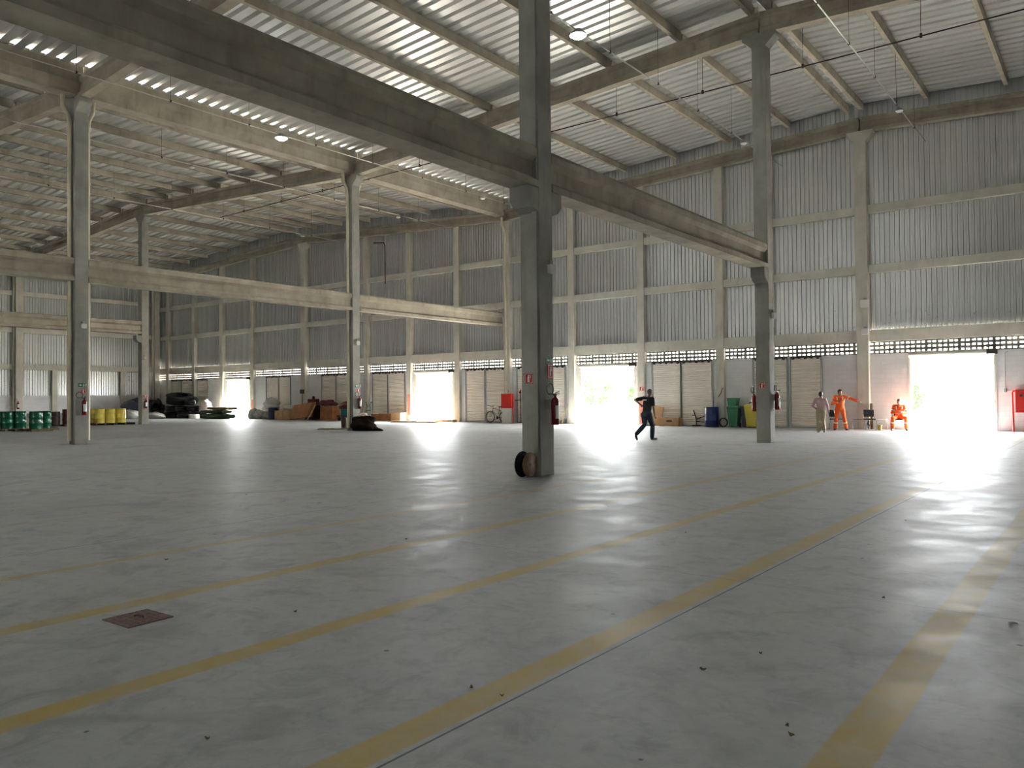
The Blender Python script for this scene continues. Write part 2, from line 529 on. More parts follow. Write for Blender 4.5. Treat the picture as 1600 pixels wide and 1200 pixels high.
# breeze block strip
edges = sorted([XL]+POSTS+MAINX+[XR if XR < 2 else 1.5])
def breeze(xa, xb):
    m = MB(); z0, z1 = 3.27, 3.81
    rows = 3; rh = (z1-z0)/rows
    for k in range(rows+1):
        z = z0+k*rh
        a, b = max(z0, z-.056), min(z1, z+.056)
        m.box(xa, xb, YW+.03, YW+.13, a, b)
    nb = max(1, round((xb-xa)/.205)); dx = (xb-xa)/nb
    for i in range(nb+1):
        x = xa+i*dx
        hw = .06 if i % 6 == 0 else (.045 if i % 2 == 0 else .033)
        m.box(x-hw, x+hw, YW+.025 if i % 6 == 0 else YW+.04, YW+.12, z0, z1)
    m.build('breeze_block_panel', 'breeze', parent=wb, recenter=False)
for a, b in zip(edges[:-1], edges[1:]):
    breeze(a, b)
m = MB(); m.box(1.5, XR, YW, YW+.18, 3.27, 4.3); m.build('masonry', 'blockwall', parent=wb, recenter=False)
# cladding
def clad_x(xa, xb, z0, ztop):
    line = []; x = xa; per = .2
    while x < xb:
        for dx, dy in ((0, 0), (.075, 0), (.09, .05), (.185, .05)):
            if x+dx <= xb: line.append((x+dx, dy))
        x += per
    line.append((xb, 0))
    vs = []; fs = []
    for x, dy in line:
        vs.append((x, YW+.092+dy, z0)); vs.append((x, YW+.092+dy, ztop(x)))
    for k in range(len(line)-1): fs.append((2*k, 2*k+1, 2*k+3, 2*k+2))
    m = MB(); m.add(vs, fs); return m
for (a, b), gap in zip((( XL-.3, -54.4), (-54.4, XB+.48), (XB+.48, XA+.22), (XA+.22, XR)), (1, 0, 0, 1)):
    clad_x(a, b, 4.30 if gap else 4.05, lambda x: z_sheet(x)+.185).build('cladding', 'clad', parent=wb, recenter=False)

def where(x):
    return x
# girts and lintels: one precast rail between each pair of uprights
def rail(xa, xb, z0, z1, name, label, group):
    m = MB().box(xa, xb, YW-.13, YW+.09, z0, z1)
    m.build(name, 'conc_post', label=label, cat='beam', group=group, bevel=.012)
ups = sorted([(XL, .1)]+[(p, .42) for p in POSTS if p > -67.5]+COLS3+[(1.5, .3)])
nm = {0: 'corner', }
BAYN = ['leftmost bay by the corner', 'second bay from the left corner', 'third bay from the left corner', 'bay of the leftmost open door', 'bay of the dark blue drum', 'bay above the stacked crates', 'bay right of the crates', 'bay above the cardboard boxes', 'bay of the open door with timber', 'bay above the bicycle', 'bay just right of the bicycle', 'bay of the middle open door', 'bay above the walking man', 'bay above the green and yellow bins', 'bay right of the bins', 'bay of the widest open door', 'edge bay']
for i in range(len(ups)-1):
    (xa, wa), (xb, wb_) = ups[i], ups[i+1]
    a, b = xa+wa/2, xb-wb_/2
    if b-a < .3: continue
    bn = 'between the uprights at %s' % BAYN[min(i, len(BAYN)-1)]
    rail(a, b, 3.81, 4.33, 'lintel_beam', 'concrete lintel over the breeze blocks, %s' % BAYN[min(i, 16)], 'lintels along the back wall')
    rail(a, b, 6.80, 7.18, 'wall_girt', 'lower concrete girt of the back wall, %s' % BAYN[min(i, 16)], 'lower girts of the back wall')
    rail(a, b, 9.43, 9.80, 'wall_girt', 'upper concrete girt of the back wall, %s' % BAYN[min(i, 16)], 'upper girts of the back wall')
# posts
PN = ['first thin post from the left corner', 'second thin post from the left corner', 'third thin post, left of the leftmost open door', 'thin post right of the leftmost open door', 'thin post behind the column with the coiled rags', 'thin post left of the open door with timber', 'thin post right of the open door with timber', 'thin post left of the middle open door', 'thin post right of the middle open door', 'thin post between the shutters and the bins', 'thin post behind the right-hand free column']
for i, p in enumerate(POSTS):
    m = MB().box(p-.21, p+.21, YW-.20, YW+.09, 0, z_gable(p))
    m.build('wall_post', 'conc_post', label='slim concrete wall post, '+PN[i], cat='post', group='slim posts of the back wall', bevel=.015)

# gable edge beams on the back wall
def gable_beam(xa, xb, label):
    pr = [(YW-.26, 0), (YW+.1, 0), (YW+.1, .62), (YW-.26, .62), (YW-.26, .50), (YW-.16, .44), (YW-.16, .17), (YW-.26, .12)]
    MB().prism_x(pr, (xa, z_gable(xa)), (xb, z_gable(xb))).build('gable_beam', 'conc_beam', label=label, cat='beam', group='sloping beams at the top of the back wall')
gable_beam(XA+.26, 1.5, 'sloping top beam of the back wall over the widest open door')
gable_beam(XB+.5, XA+.18, 'sloping top beam of the back wall between the pipe column and the rightmost wall column')
gable_beam(XC+1.3, XB+.46, 'sloping top beam of the back wall left of the pipe column')
gable_beam(XL, XC+1.26, 'sloping top beam of the back wall falling into the left corner')

# ---- big columns
def pipe_part(par, pts, r=.075):
    m = MB(); m.tube(pts, r, 12)
    for k in range(1, 4):
        z = 3.1*k
        if z < pts[0][2]-.5: m.cyl((pts[-1][0], pts[-1][1], z-.05), (pts[-1][0], pts[-1][1], z+.05), r+.012, n=12)
    m.build('downpipe', 'pvc', parent=par, smooth=True)
def column(x, y, w_, ztop, label, cap=True, pipes=(), corb=(), wall=False, group=None, conduit=False, name='concrete_column'):
    t = thing(name, label, 'column', (x, y, 0), group=group)
    hw = w_/2
    m = MB()
    rings = []
    zz = [(0, hw), (ztop-.46, hw), (ztop-.16, .55), (ztop, .55)] if cap else [(0, hw), (ztop, hw)]
    for z, h_ in zz:
        rings.append([(-h_, -hw, z), (h_, -hw, z), (h_, hw, z), (-h_, hw, z)])
    m.loft(rings)
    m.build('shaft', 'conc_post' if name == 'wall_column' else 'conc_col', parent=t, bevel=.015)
    for sy in corb:
        z1 = 5.62
        mm = MB(); ya, yb = (hw, hw+.36) if sy > 0 else (-hw-.36, -hw)
        pr = [(sy*hw, z1-.48), (sy*(hw+.22), z1-.40), (sy*(hw+.34), z1-.26), (sy*(hw+.34), z1), (sy*hw, z1)]
        mm.loft([[(xx, yy, z) for yy, z in pr] for xx in (-hw, hw)])
        mm.build('corbel', 'conc_col', parent=t, bevel=.01)
    for sy in pipes:
        zt = ztop
        pipe_part(t, [(-.06, sy*(hw+.30), zt+.15), (-.06, sy*(hw+.28), zt-.30), (0, sy*(hw+.12), zt-.62), (0, sy*(hw+.085), zt-.9), (0, sy*(hw+.085), .12)])
    if conduit:
        mm = MB().box(hw-.14, hw-.02, -hw-.05, -hw, 0, ztop)
        mm.build('cable_duct', 'conc_col', parent=t, bevel=.006)
    return t
cA1 = column(XA, Y1, .455, z_beam(XA), 'dark front concrete column with cable reel leaning at its foot', corb=(-1, 1), conduit=True)
cA2 = column(XA, Y2, .455, z_beam(XA), 'concrete column right of the walking man, carrying the end of the mid-height beam', corb=(-1,))
cB1 = column(XB, Y1, .455, z_beam(XB), 'concrete column with cream downpipes beside the green and yellow drums', pipes=(-1, 1))
cB2 = column(XB, Y2, .455, z_beam(XB), 'concrete column with cream downpipes and a heap of dark rags at its foot', pipes=(-1, 1))
cC2 = column(XC, Y2, .455, z_beam(XC), 'slim far concrete column with peeling paint behind the yellow drums', corb=(-1,))
column(XA+.22, YW-.03, .50, z_gable(XA), 'concrete wall column left of the widest open door, with two small white boxes', wall=True, name='wall_column')
column(XB+.48, YW-.03, .44, z_gable(XB), 'concrete wall column with cream downpipe behind the white and red fire cabinet', pipes=(-1,), cap=False, name='wall_column')
column(XC+1.3, YW-.03, .50, z_gable(XC), 'concrete wall column right of the sacks and blue drum', wall=True, name='wall_column')
column(XL+.3, YW-.45, .46, z_gable(XL), 'concrete corner column where left and back walls meet', cap=False, name='wall_column', pipes=(-1,))
column(XL+.2, Y2-.05, .46, z_gable(XL), 'concrete left wall column with downpipe behind the green drums', cap=False, pipes=(-1, 1), name='wall_column')

# ---- roof frame beams along X
def roof_beam(xa, xb, y, label):
    pr = [(-.17, 0), (.17, 0), (.17, .16), (.10, .22), (.10, .50), (.17, .56), (.17, .70), (-.17, .70), (-.17, .56), (-.10, .50), (-.10, .22), (-.17, .16)]
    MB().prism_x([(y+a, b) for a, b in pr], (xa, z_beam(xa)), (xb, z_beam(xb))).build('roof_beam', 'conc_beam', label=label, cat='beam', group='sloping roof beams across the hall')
g = .03
for y, nmr in ((Y1, 'nearer frame'), (Y2, 'farther frame')):
    roof_beam(XA+g, XE, y, 'sloping roof beam of the %s, right of the ridge column' % nmr)
    roof_beam(XB+g, XA-g, y, 'sloping roof beam of the %s, between pipe column and ridge column' % nmr)
    roof_beam(XC+g, XB-g, y, 'sloping roof beam of the %s, left of the downpipe column' % nmr)
    roof_beam(XD, XC-g, y, 'sloping roof beam of the %s, falling to the left wall' % nmr)
for xa, xb in ((XA, XE), (XB, XA), (XC, XB), (XD, XC)): 
    roof_beam(xa+g, xb-g, Y0, 'sloping roof beam of the frame beside the camera')

# ---- mid height beams along Y
def mid_beam(x, ya, yb, zb, label):
    hh = .82
    pr = [(-.25, 0), (.25, 0), (.25, .13), (.12, .22), (.12, .50), (.22, .60), (.22, .74), (.17, hh), (-.17, hh), (-.22, .74), (-.22, .60), (-.12, .50), (-.12, .22), (-.25, .13)]
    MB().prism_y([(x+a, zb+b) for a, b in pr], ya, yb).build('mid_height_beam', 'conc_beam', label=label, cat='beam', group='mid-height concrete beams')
hw = .455/2+.02
mid_beam(XA, -4.0, Y1-hw, 5.62, 'huge dark mid-height beam running from upper left into the front column')
mid_beam(XA, Y1+hw, Y2-hw, 5.62, 'mid-height beam from the front column to the column right of the walking man')
mid_beam(XB, -4.0, Y1-hw, 5.74, 'mid-height beam reaching the downpipe column from the left image edge')
mid_beam(XB, Y1+hw, Y2-hw, 5.74, 'long mid-height beam between the two downpipe columns')
mid_beam(XB, Y2+hw, YW-.3, 5.74, 'mid-height beam from the rag heap column to the back wall')
mid_beam(XC, 4.0, Y2-hw, 5.72, 'far left mid-height beam ending at the slim column behind the yellow drums')

# ---- purlins
def purlin(x, ya, yb, label):
    z = z_sheet(x)-.33
    pr = [(-.075, 0), (.075, 0), (.095, .30), (-.095, .30)]
    MB().prism_y([(x+a, z+b) for a, b in pr], ya, yb).build('purlin', 'conc_beam', label=label, cat='purlin', group='concrete roof purlins')
ORD = ['first', 'second', 'third', 'fourth', 'fifth', 'sixth', 'seventh']
BY = [(Y0+.06, Y1-.06, 'near bay overhead'), (Y1+.06, Y2-.06, 'middle bay'), (Y2+.06, YW-.25, 'back bay by the wall')]
for xr, side, n_, nmx in ((XA, -1, 6, 'left of the ridge column line'), (XA, 1, 4, 'right of the ridge column line'), (XC, 1, 6, 'right of the far ridge'), (XC, -1, 6, 'left of the far ridge')):
    for k in range(0, n_+1):
        x = xr+side*(.30 if k == 0 else 2.862*k)
        for ya, yb, bn in BY:
            purlin(x, ya, yb, 'concrete purlin, %s, %s %s' % (bn, 'beside' if k == 0 else ORD[k-1], nmx if k else ('the ridge gap, its %s one' % ('left' if side < 0 else 'right'))+(' (far ridge)' if xr == XC else '')))

# ---- valley gutter beams
def gutter(x, ya, yb, label):
    z0 = z_sheet(x)-.96; z1 = z_sheet(x)+.11
    pr = [(-.30, z0), (.30, z0), (.30, z0+.10), (.38, z0+.42), (.38, z1), (.30, z1), (.26, z0+.16), (-.26, z0+.16), (-.30, z1), (-.38, z1), (-.38, z0+.42), (-.30, z0+.10)]
    MB().prism_y([(x+a, b) for a, b in pr], ya, yb).build('gutter_beam', 'conc_beam', label=label, cat='beam', group='valley gutter beams')
for ya, yb, bn in BY:
    gutter(XB, ya-.05, yb+(.05 if yb < 30 else .36), 'deep concrete gutter beam in the roof valley, %s' % bn)

gutter(XE, YF, YW, 'concrete gutter beam in the roof valley right of the camera')
# ---- left wall
wl = thing('wall_left', kind='structure')
m = MB(); m.box(XL-.2, XL, YF, YW, 0, 1.95); m.build('masonry', 'blockwall', parent=wl, recenter=False)
def clad_y(ya, yb, z0, z1):
    line = []; y = ya; per = .2
    while y < yb:
        for dx, dy in ((0, 0), (.075, 0), (.09, .05), (.185, .05)):
            line.append((y+dx, dy))
        y += per
    vs = []; fs = []
    for y, dy in line:
        vs.append((XL-.12-dy, y, z0)); vs.append((XL-.12-dy, y, z1))
    for k in range(len(line)-1): fs.append((2*k, 2*k+1, 2*k+3, 2*k+2))
    m = MB(); m.add(vs, fs); return m
clad_y(YF, YW+.3, 1.95, z_sheet(XD)+.185).build('cladding', 'clad', parent=wl, recenter=False)
for ya, yb, bn in ((12.7, Y2-.3, 'left of the downpipe wall column'), (Y2+.2, YW-.7, 'between wall column and corner')):
    for z0, z1, n2 in ((4.0, 4.45, 'lowest'), (6.4, 6.62, 'narrow lower'), (6.92, 7.32, 'middle'), (9.86, 10.22, 'upper')):
        if n2 == 'narrow lower': continue
        MB().box(XL-.08, XL+.14, ya, yb, z0, z1).build('wall_girt', 'conc_post', label='%s concrete girt of the left wall, %s' % (n2, bn), cat='beam', group='girts of the left wall', bevel=.01)
for y, n2 in ((27.95, 'nearer the green drums'), (33.5, 'above the yellow drums')):
    MB().box(XL-.06, XL+.20, y-.2, y+.2, 0, 4.0).build('wall_post', 'conc_post', label='short concrete post against the left wall, %s' % n2, cat='post', group='short posts of the left wall', bevel=.01)
MB().prism_x([(36.4, 0), (36.75, 0), (36.75, .5), (36.4, .5)], (XL, 11.8), (XL+.1, 11.8))

# ---- doors
def shutter(xa, xb, label_n, tall=3.22):
    t = thing('door_%d' % label_n, kind='structure', loc=((xa+xb)/2, YW, 0))
    hw_ = (xb-xa)/2
    m = MB(); prof = []
    z = 0.0
    while z < tall-.01:
        for dz, dy in ((0, 0), (.012, -.0), (.03, -.022), (.05, -.028), (.07, -.022), (.088, 0)):
            if z+dz <= tall: prof.append((dy, z+dz))
        z += .1
    vs = []; fs = []
    for dy, z in prof: vs.append((-hw_+.04, -.03+dy, z)); vs.append((hw_-.04, -.03+dy, z))
    for k in range(len(prof)-1): fs.append((2*k, 2*k+1, 2*k+3, 2*k+2))
    m.add(vs, fs); m.build('curtain', 'shutter', parent=t)
    m = MB()
    for sx in (-1, 1): m.box(sx*hw_-.035, sx*hw_+.035, -.085, -.0, 0, tall)
    m.build('guide_rail', 'steel', parent=t)
    m = MB(); m.box(-hw_, hw_, -.06, -.02, 0, .07); m.build('bottom_bar', 'steel', parent=t)
    m = MB(); m.box(-hw_, hw_, -.12, -.0, tall, tall+.06)
    for k in range(5):
        x = -hw_+.15+(2*hw_-.3)*k/4
        m.box(x-.05, x+.05, -.13, -.02, tall-.07+.03*(k % 2), tall+.03)
    m.build('roller_bracket', 'grease', parent=t)
def opendoor(xa, xb, n_):
    t = thing('door_%d' % n_, kind='structure', loc=((xa+xb)/2, YW, 0))
    hw_ = (xb-xa)/2
    m = MB()
    for sx in (-1, 1): m.box(sx*hw_+(-.06 if sx < 0 else -.02), sx*hw_+(.02 if sx < 0 else .06), -.05, .2, 0, ZD)
    m.box(-hw_, hw_, -.04, .2, ZD-.02, ZD+.03)
    m.build('door_frame', 'doorframe', parent=t)
    m = MB(); m.cyl((-hw_-.02, -.08, ZD+.14), (hw_-.25, -.08, ZD+.14), .125, n=18)
    m.build('roller', 'doorframe', parent=t, smooth=True)
    m = MB(); m.box(hw_-.30, hw_+.12, -.16, -.02, ZD+.05, ZD+.24); m.cyl((hw_-.3, -.1, ZD+.2), (hw_+.02, -.1, ZD+.2), .05, n=10)
    m.build('chain_drive', 'grease', parent=t)
    portal('daylight_portal', ((xa+xb)/2, YW+.16, ZD/2), xb-xa, ZD, (math.radians(-90), 0, 0))
SH = [(-66.66, -65.10), (-65.05, -63.3), (-62.52, -60.91), (-52.70, -51.17), (-51.09, -49.66), (-45.95, -44.42), (-44.36, -42.4), (-40.57, -39.07), (-39.03, -37.45),
      (-32.09, -30.57), (-30.51, -29.0), (-28.1, -26.6), (-26.5, -24.70), (-19.27, -17.66), (-17.63, -15.98), (-13.9, -12.29), (-12.15, -10.74)]
k = 1
for a, b in OPEN: opendoor(a, b, k); k += 1
for a, b in SH: shutter(a, b, k); k += 1

# ================================================================== objects
MT['red'] = simple('red_enamel', (.52, .02, .015), .3)
MT['redflat'] = simple('red_sign', (.48, .025, .018), .55)
MT['darkred'] = simple('extinguisher_red', (.19, .008, .008), .25)
MT['salmon'] = simple('faded_red_paint', (.62, .22, .15), .8, var=.3, scale=12)
MT['green'] = simple('green_drum_paint', (.003, .085, .040), .2)
MT['yellow'] = simple('yellow_drum_paint', (.62, .50, .07), .35, var=.1, scale=8)
MT['blue'] = simple('blue_plastic', (.006, .020, .11), .35)
MT['teal'] = simple('teal_plastic', (.01, .10, .12), .4)
MT['signgreen'] = simple('green_sign', (.01, .17, .09), .5)
MT['rubber'] = simple('black_rubber', (.012, .012, .013), .22)
MT['wood'] = simple('raw_timber', (.50, .31, .15), .75, var=.3, scale=5)
MT['plywood'] = simple('reddish_plywood', (.29, .12, .04), .6, var=.35, scale=3)
MT['reelwood'] = simple('reel_plywood', (.22, .12, .045), .7, var=.3, scale=14)
MT['card'] = simple('brown_cardboard', (.48, .29, .15), .85, var=.15, scale=6)
MT['sack'] = simple('white_woven_sack', (.62, .60, .54), .8, var=.15, scale=9, bump=.4)
MT['greysack'] = simple('grey_dusty_sack', (.34, .34, .31), .85, var=.35, scale=9, bump=.5)
MT['pinkbag'] = simple('pale_plastic_bag', (.80, .66, .60), .5, var=.12, scale=9)
MT['olive'] = simple('dark_green_netting', (.035, .06, .025), .8, var=.4, scale=10)
MT['brownnet'] = simple('brown_green_matting', (.13, .09, .03), .8, var=.4, scale=6)
MT['rust'] = simple('rusty_iron_cover', (.17, .10, .085), .75, var=.4, scale=25, bump=.5)
MT['skin'] = simple('skin', (.42, .22, .14), .5)
MT['skin_dark'] = simple('darker_skin', (.22, .11, .07), .5)
MT['hair'] = simple('black_hair', (.012, .010, .009), .6)
MT['greyhair'] = simple('grey_cropped_hair', (.12, .10, .09), .7)
MT['orange'] = simple('orange_coverall_cloth', (.85, .115, .008), .75, var=.08, scale=8)
MT['reflect'] = simple('reflective_tape', (.88, .86, .70), .35)
MT['blackcloth'] = simple('black_shirt_cloth', (.015, .015, .019), .85)
MT['denim'] = simple('dark_denim', (.022, .035, .055), .85, var=.2, scale=20)
MT['pinkcloth'] = simple('pink_shirt_cloth', (.52, .33, .35), .8)
MT['khaki'] = simple('khaki_trouser_cloth', (.36, .30, .19), .85)
MT['shoe'] = simple('dark_shoe_leather', (.02, .017, .015), .45)
MT['tanshoe'] = simple('tan_shoe_suede', (.40, .33, .22), .7)
MT['chairblack'] = simple('black_chair_cushion', (.02, .022, .03), .6)
MT['chrome'] = simple('chair_tube_metal', (.5, .5, .5), .25, .9)
MT['grey'] = simple('grey_plastic', (.3, .3, .3), .5)
MT['rag'] = simple('dark_oily_rags', (.014, .008, .006), .9, spec=.1, var=.5, scale=14)
MT['bikeframe'] = simple('grey_bicycle_frame', (.22, .22, .22), .35, .4)
MT['binyellow'] = simple('yellow_bin_plastic', (.50, .42, .04), .5)
MT['bingreen'] = simple('green_bin_plastic', (.02, .16, .07), .5)
MT['tarp'] = simple('slate_blue_tarp', (.05, .055, .10), .6, var=.2, scale=3)
MT['maroon'] = simple('maroon_cloth', (.10, .02, .02), .8, var=.4, scale=8)
MT['leaf'] = simple('tree_leaves', (.032, .108, .024), 1.0, spec=0.0, var=.5, scale=1.2)
MT['bark'] = simple('tree_bark', (.16, .12, .08), .9)
MT['brick'] = simple('brownish_black_iron', (.05, .03, .025), .6, .3)

def emis(name, col, s):
    m, n, L, p = newmat(name)
    p.inputs['Base Color'].default_value = (*col, 1)
    p.inputs['Emission Color'].default_value = (*col, 1)
    p.inputs['Emission Strength'].default_value = s
    return m
MT['lampglow'] = emis('lit_lamp_diffuser', (.93, 1, .96), 220.0)
MT['lampoff'] = simple('unlit_lamp_diffuser', (.85, .85, .82), .3)

def loc3(x, y, z=0.0): return (x, y, z)
def ball(m, c, r, n=12, k=8, mat=None):
    rx, ry, rz = (r, r, r) if isinstance(r, (int, float)) else r
    rings = []
    for j in range(k+1):
        ph = -math.pi/2+math.pi*j/k
        cr = max(.02, math.cos(ph))
        ring = []
        for i in range(n):
            t = 2*math.pi*i/n
            p_ = Vector((rx*cr*math.cos(t), ry*cr*math.sin(t), rz*math.sin(ph)))
            if mat is not None: p_ = mat @ p_
            ring.append(p_+Vector(c))
        rings.append(ring)
    m.loft(rings)
    return m
def lumpy(m, c, r, seed, amp=.18, n=18, k=12, flat=True):
    n = max(n, 30); k = max(k, 18)
    rnd = random.Random(seed)
    ph = [(rnd.uniform(0, 6.3), rnd.uniform(1, 4), rnd.uniform(1, 4)) for _ in range(6)]
    rings = []
    for j in range(k+1):
        a = -math.pi/2+math.pi*j/k
        ring = []
        for i in range(n):
            t = 2*math.pi*i/n
            d = 1+amp*sum(math.sin(p[0]+round(p[1])*t+p[2]*a*2+.7*math.sin(2*t+p[0])) for p in ph)/3
            cr = max(.02, math.cos(a))
            z = r[2]*math.sin(a)*d
            if flat: z = max(z, -r[2]*.72)
            ring.append(Vector((r[0]*cr*math.cos(t)*d, r[1]*cr*math.sin(t)*d, z))+Vector(c))
        rings.append(ring)
    m.loft(rings)
    return m

# ---- conduits with hanging rods, lamps
def conduit_y(x, ya, yb, z, label, lamps=(), hang=True, tail=True):
    t = thing('cable_conduit', label, 'conduit', (x, ya, z), group='suspended lighting conduits')
    m = MB(); m.tube([(0, 0, 0), (0, yb-ya, 0)], .022, 8)
    m.build('tube', 'conduit', parent=t, smooth=True)
    y = ya+3.0
    pd = min(abs(x-(xr+sd*(.30 if k == 0 else 2.862*k))) for xr in (XA, XC) for sd in (-1, 1) for k in range(7))
    zt = z_sheet(x)-z-(.335 if pd < .12 else 0)
    while y < yb-1:
        MB().tube([(0, y-ya, 0), (0, y-ya, zt)], .006, 5).box(-.03, .03, y-ya-.03, y-ya+.03, -.03, .04).build('hanger_rod', 'brick', parent=t)
        y += 3.15
conduit_y(-12.17, 2.0, 36.2, 12.03, 'thin pale conduit running past the bright lamp near the front column')
conduit_y(-6.29, 6.0, 36.3, 12.03, 'thin pale conduit crossing the roof at upper right with one unlit lamp')
conduit_y(-26.25, 2.0, 36.0, 12.03, 'thin conduit beside the roof valley carrying the second bright lamp')
conduit_y(-32.7, 2.0, 36.0, 12.03, 'thin conduit left of the downpipe columns under the far roof')
conduit_y(-41.2, 4.0, 36.0, 12.03, 'thin conduit between the far ridge and the downpipe columns')
t = thing('cable_conduit', 'long dark conduit crossing the back bay parallel to the rear wall', 'conduit', (-42, 26.2, 12.3))
MB().tube([(0, 0, 0), (44, 0, 0)], .022, 8).build('tube', 'brick', parent=t)
for k in range(12):
    xx = 2.4+3.5*k
    MB().tube([(xx, 0, -.04), (xx, 0, z_sheet(xx-42)-12.3)], .007, 5).box(xx-.03, xx+.03, -.03, .03, -.05, .08).build('hanger_rod', 'brick', parent=t)
MB().tube([(XC+9.0, YW-.24, 12.1), (XC+10.0, YW-.24, 12.0), (XC+10.15, YW-.24, 11.8), (XC+10.15, YW-.24, 9.2)], .03, 8).build('wall_conduit', 'brick', smooth=True, label='dark hooked pipe running down the rear wall behind the rag heap column', cat='pipe')

def lamp(x, y, lit, label):
    t = thing('high_bay_lamp', label, 'lamp', (x, y, 11.95), group='high bay lamps on the conduits')
    q_ = 1.0 if lit else .62
    m = MB(); m.lathe([(a*q_, b*q_) for a, b in [(.02, .12), (.12, .11), (.16, .05), (.23, .0), (.25, -.05), (.24, -.055), (.22, -.02), (.02, -.015)]], n=20)
    rf = m.build('reflector', 'steel', parent=t, smooth=True)
    m = MB(); m.lathe([(a*q_, b*q_) for a, b in [(.005, -.03), (.20, -.03), (.21, -.06), (.14, -.12), (.005, -.14)]], n=20)
    m.build('diffuser', 'lampglow' if lit else 'lampoff', parent=rf, smooth=True, label='glowing white diffuser' if lit else None)
lamp(-12.17, 18.96, True, 'brightly lit lamp hanging just right of the front column top')
lamp(-26.25, 19.07, True, 'brightly lit lamp glowing in front of the roof valley gutter')
for x, y, lb in ((-12.17, 31.5, 'unlit lamp over the bins, behind the right free column'), (-6.29, 31.5, 'unlit lamp on the conduit above the tallest wall column'), (-26.25, 31.55, 'unlit lamp in front of the gutter end near the rear wall'),
                 (-32.7, 31.7, 'unlit lamp seen right of the rag heap column'), (-41.2, 31.5, 'unlit lamp seen left of the rag heap column'),
                 (-32.7, 19.0, 'unlit lamp under the far roof slope, nearer bay'), (-41.2, 19.0, 'unlit lamp far left beside the first downpipe column')):
    lamp(x, y, False, lb)

# ---- emergency light boxes
def lightbox(x, y, z, face, label, s=.24):
    t = thing('emergency_light', label, 'lamp', (x, y, z), group='small white emergency lights')
    if face == 'y': b = MB().box(-s*.5, s*.5, -.11, 0, 0, s); br = MB().box(-.05, .05, -.06, 0, s, s+.08)
    else: b = MB().box(0, .11, -s*.5, s*.5, 0, s); br = MB().box(0, .06, -.05, .05, s, s+.08)
    b.build('housing', 'white', parent=t, bevel=.012); br.build('bracket', 'steel', parent=t)
lightbox(XA+.35, YW-.28, 5.30, 'y', 'upper white box light on the rightmost wall column', .34)
lightbox(XA+.35, YW-.28, 4.12, 'y', 'lower white box light on the rightmost wall column', .27)
lightbox(XA+.228, 12.76, 3.98, 'x', 'small emergency light high on the dark front column', .17)
lightbox(XA+.228, Y2+.08, 4.00, 'x', 'small emergency light on the column right of the walking man', .2)
lightbox(XB+.228, 12.70, 4.08, 'x', 'small emergency light on the column beside the green drums', .17)
lightbox(XB+.228, 25.30, 4.08, 'x', 'small emergency light on the rag heap column', .2)
lightbox(XC+.228, 25.22, 4.08, 'x', 'small emergency light on the slim peeling column', .2)

# ---- extinguishers
def extinguisher(x, y, z, face, label, loop=1, s=1.0):
    rot = {'x': 0.0, 'y': -math.pi/2, '-x': math.pi}[face]      # local +x points away from the column
    t = thing('fire_extinguisher', label, 'fire extinguisher', (x, y, z), rot, group='red fire extinguishers on the columns')
    m = MB(); m.lathe([(.01, 0), (.07, .0), (.078, .02), (.078, .44), (.066, .50), (.03, .535), (.022, .57), (.01, .57)], (.10, 0, 0), 20)
    b = m.build('cylinder', 'darkred', parent=t, smooth=True)
    m = MB(); 
    ring = []
    for k in range(9):
        a = -.9+1.8*k/8
        ring.append((.10+.0795*math.cos(a), .0795*math.sin(a)))
    vs = []; fs = []
    for (px, py) in ring: vs += [(px, py, .12), (px, py, .38)]
    for k in range(8): fs.append((2*k, 2*k+2, 2*k+3, 2*k+1))
    m.add(vs, fs); m.build('label', 'white', parent=b)
    m = MB(); m.box(.075, .125, -.02, .02, .56, .60); m.box(.06, .20, -.012, .012, .60, .615); m.tube([(.07, 0, .585), (.12, 0, .63), (.20, 0, .65)], .009, 6)
    m.build('valve_handle', 'black', parent=t)
    m = MB(); pts = []
    for k in range(17):
        a = math.radians(-60+300*k/16)
        pts.append((.10, -.17*loop+(.11*math.cos(a))*-loop*-1, .70+.11*math.sin(a)))
    pts = [(.10, 0, .58)]+pts[::1]+[(.12, -loop*.02, .60)]
    m.tube(pts, .011, 7); m.build('hose', 'black', parent=t, smooth=True)
    m = MB().box(0, .03, -.05, .05, .30, .50); m.build('bracket', 'steel', parent=t)
    return t
extinguisher(XA+.228, 12.78, .99, 'x', 'extinguisher with hose loop on the dark front column', 1)
extinguisher(XB+.228, 12.70, 1.03, 'x', 'extinguisher on the column between green and yellow drums', 1)
extinguisher(XB+.228, 25.36, 1.03, 'x', 'extinguisher on the column above the rag heap', 1)
extinguisher(XC+.228, 25.25, 1.00, 'x', 'extinguisher on the slim peeling column behind the yellow drums', 1)
extinguisher(XL+.46, 25.1, .90, 'x', 'extinguisher on the left wall column above the green drums', 1)
extinguisher(XA-.228, 25.15, 1.00, '-x', 'extinguisher on the left side of the column behind the walking man', -1)
extinguisher(XA+.228, 25.42, 1.05, 'x', 'extinguisher on the right side of the column right of the walking man', 1)

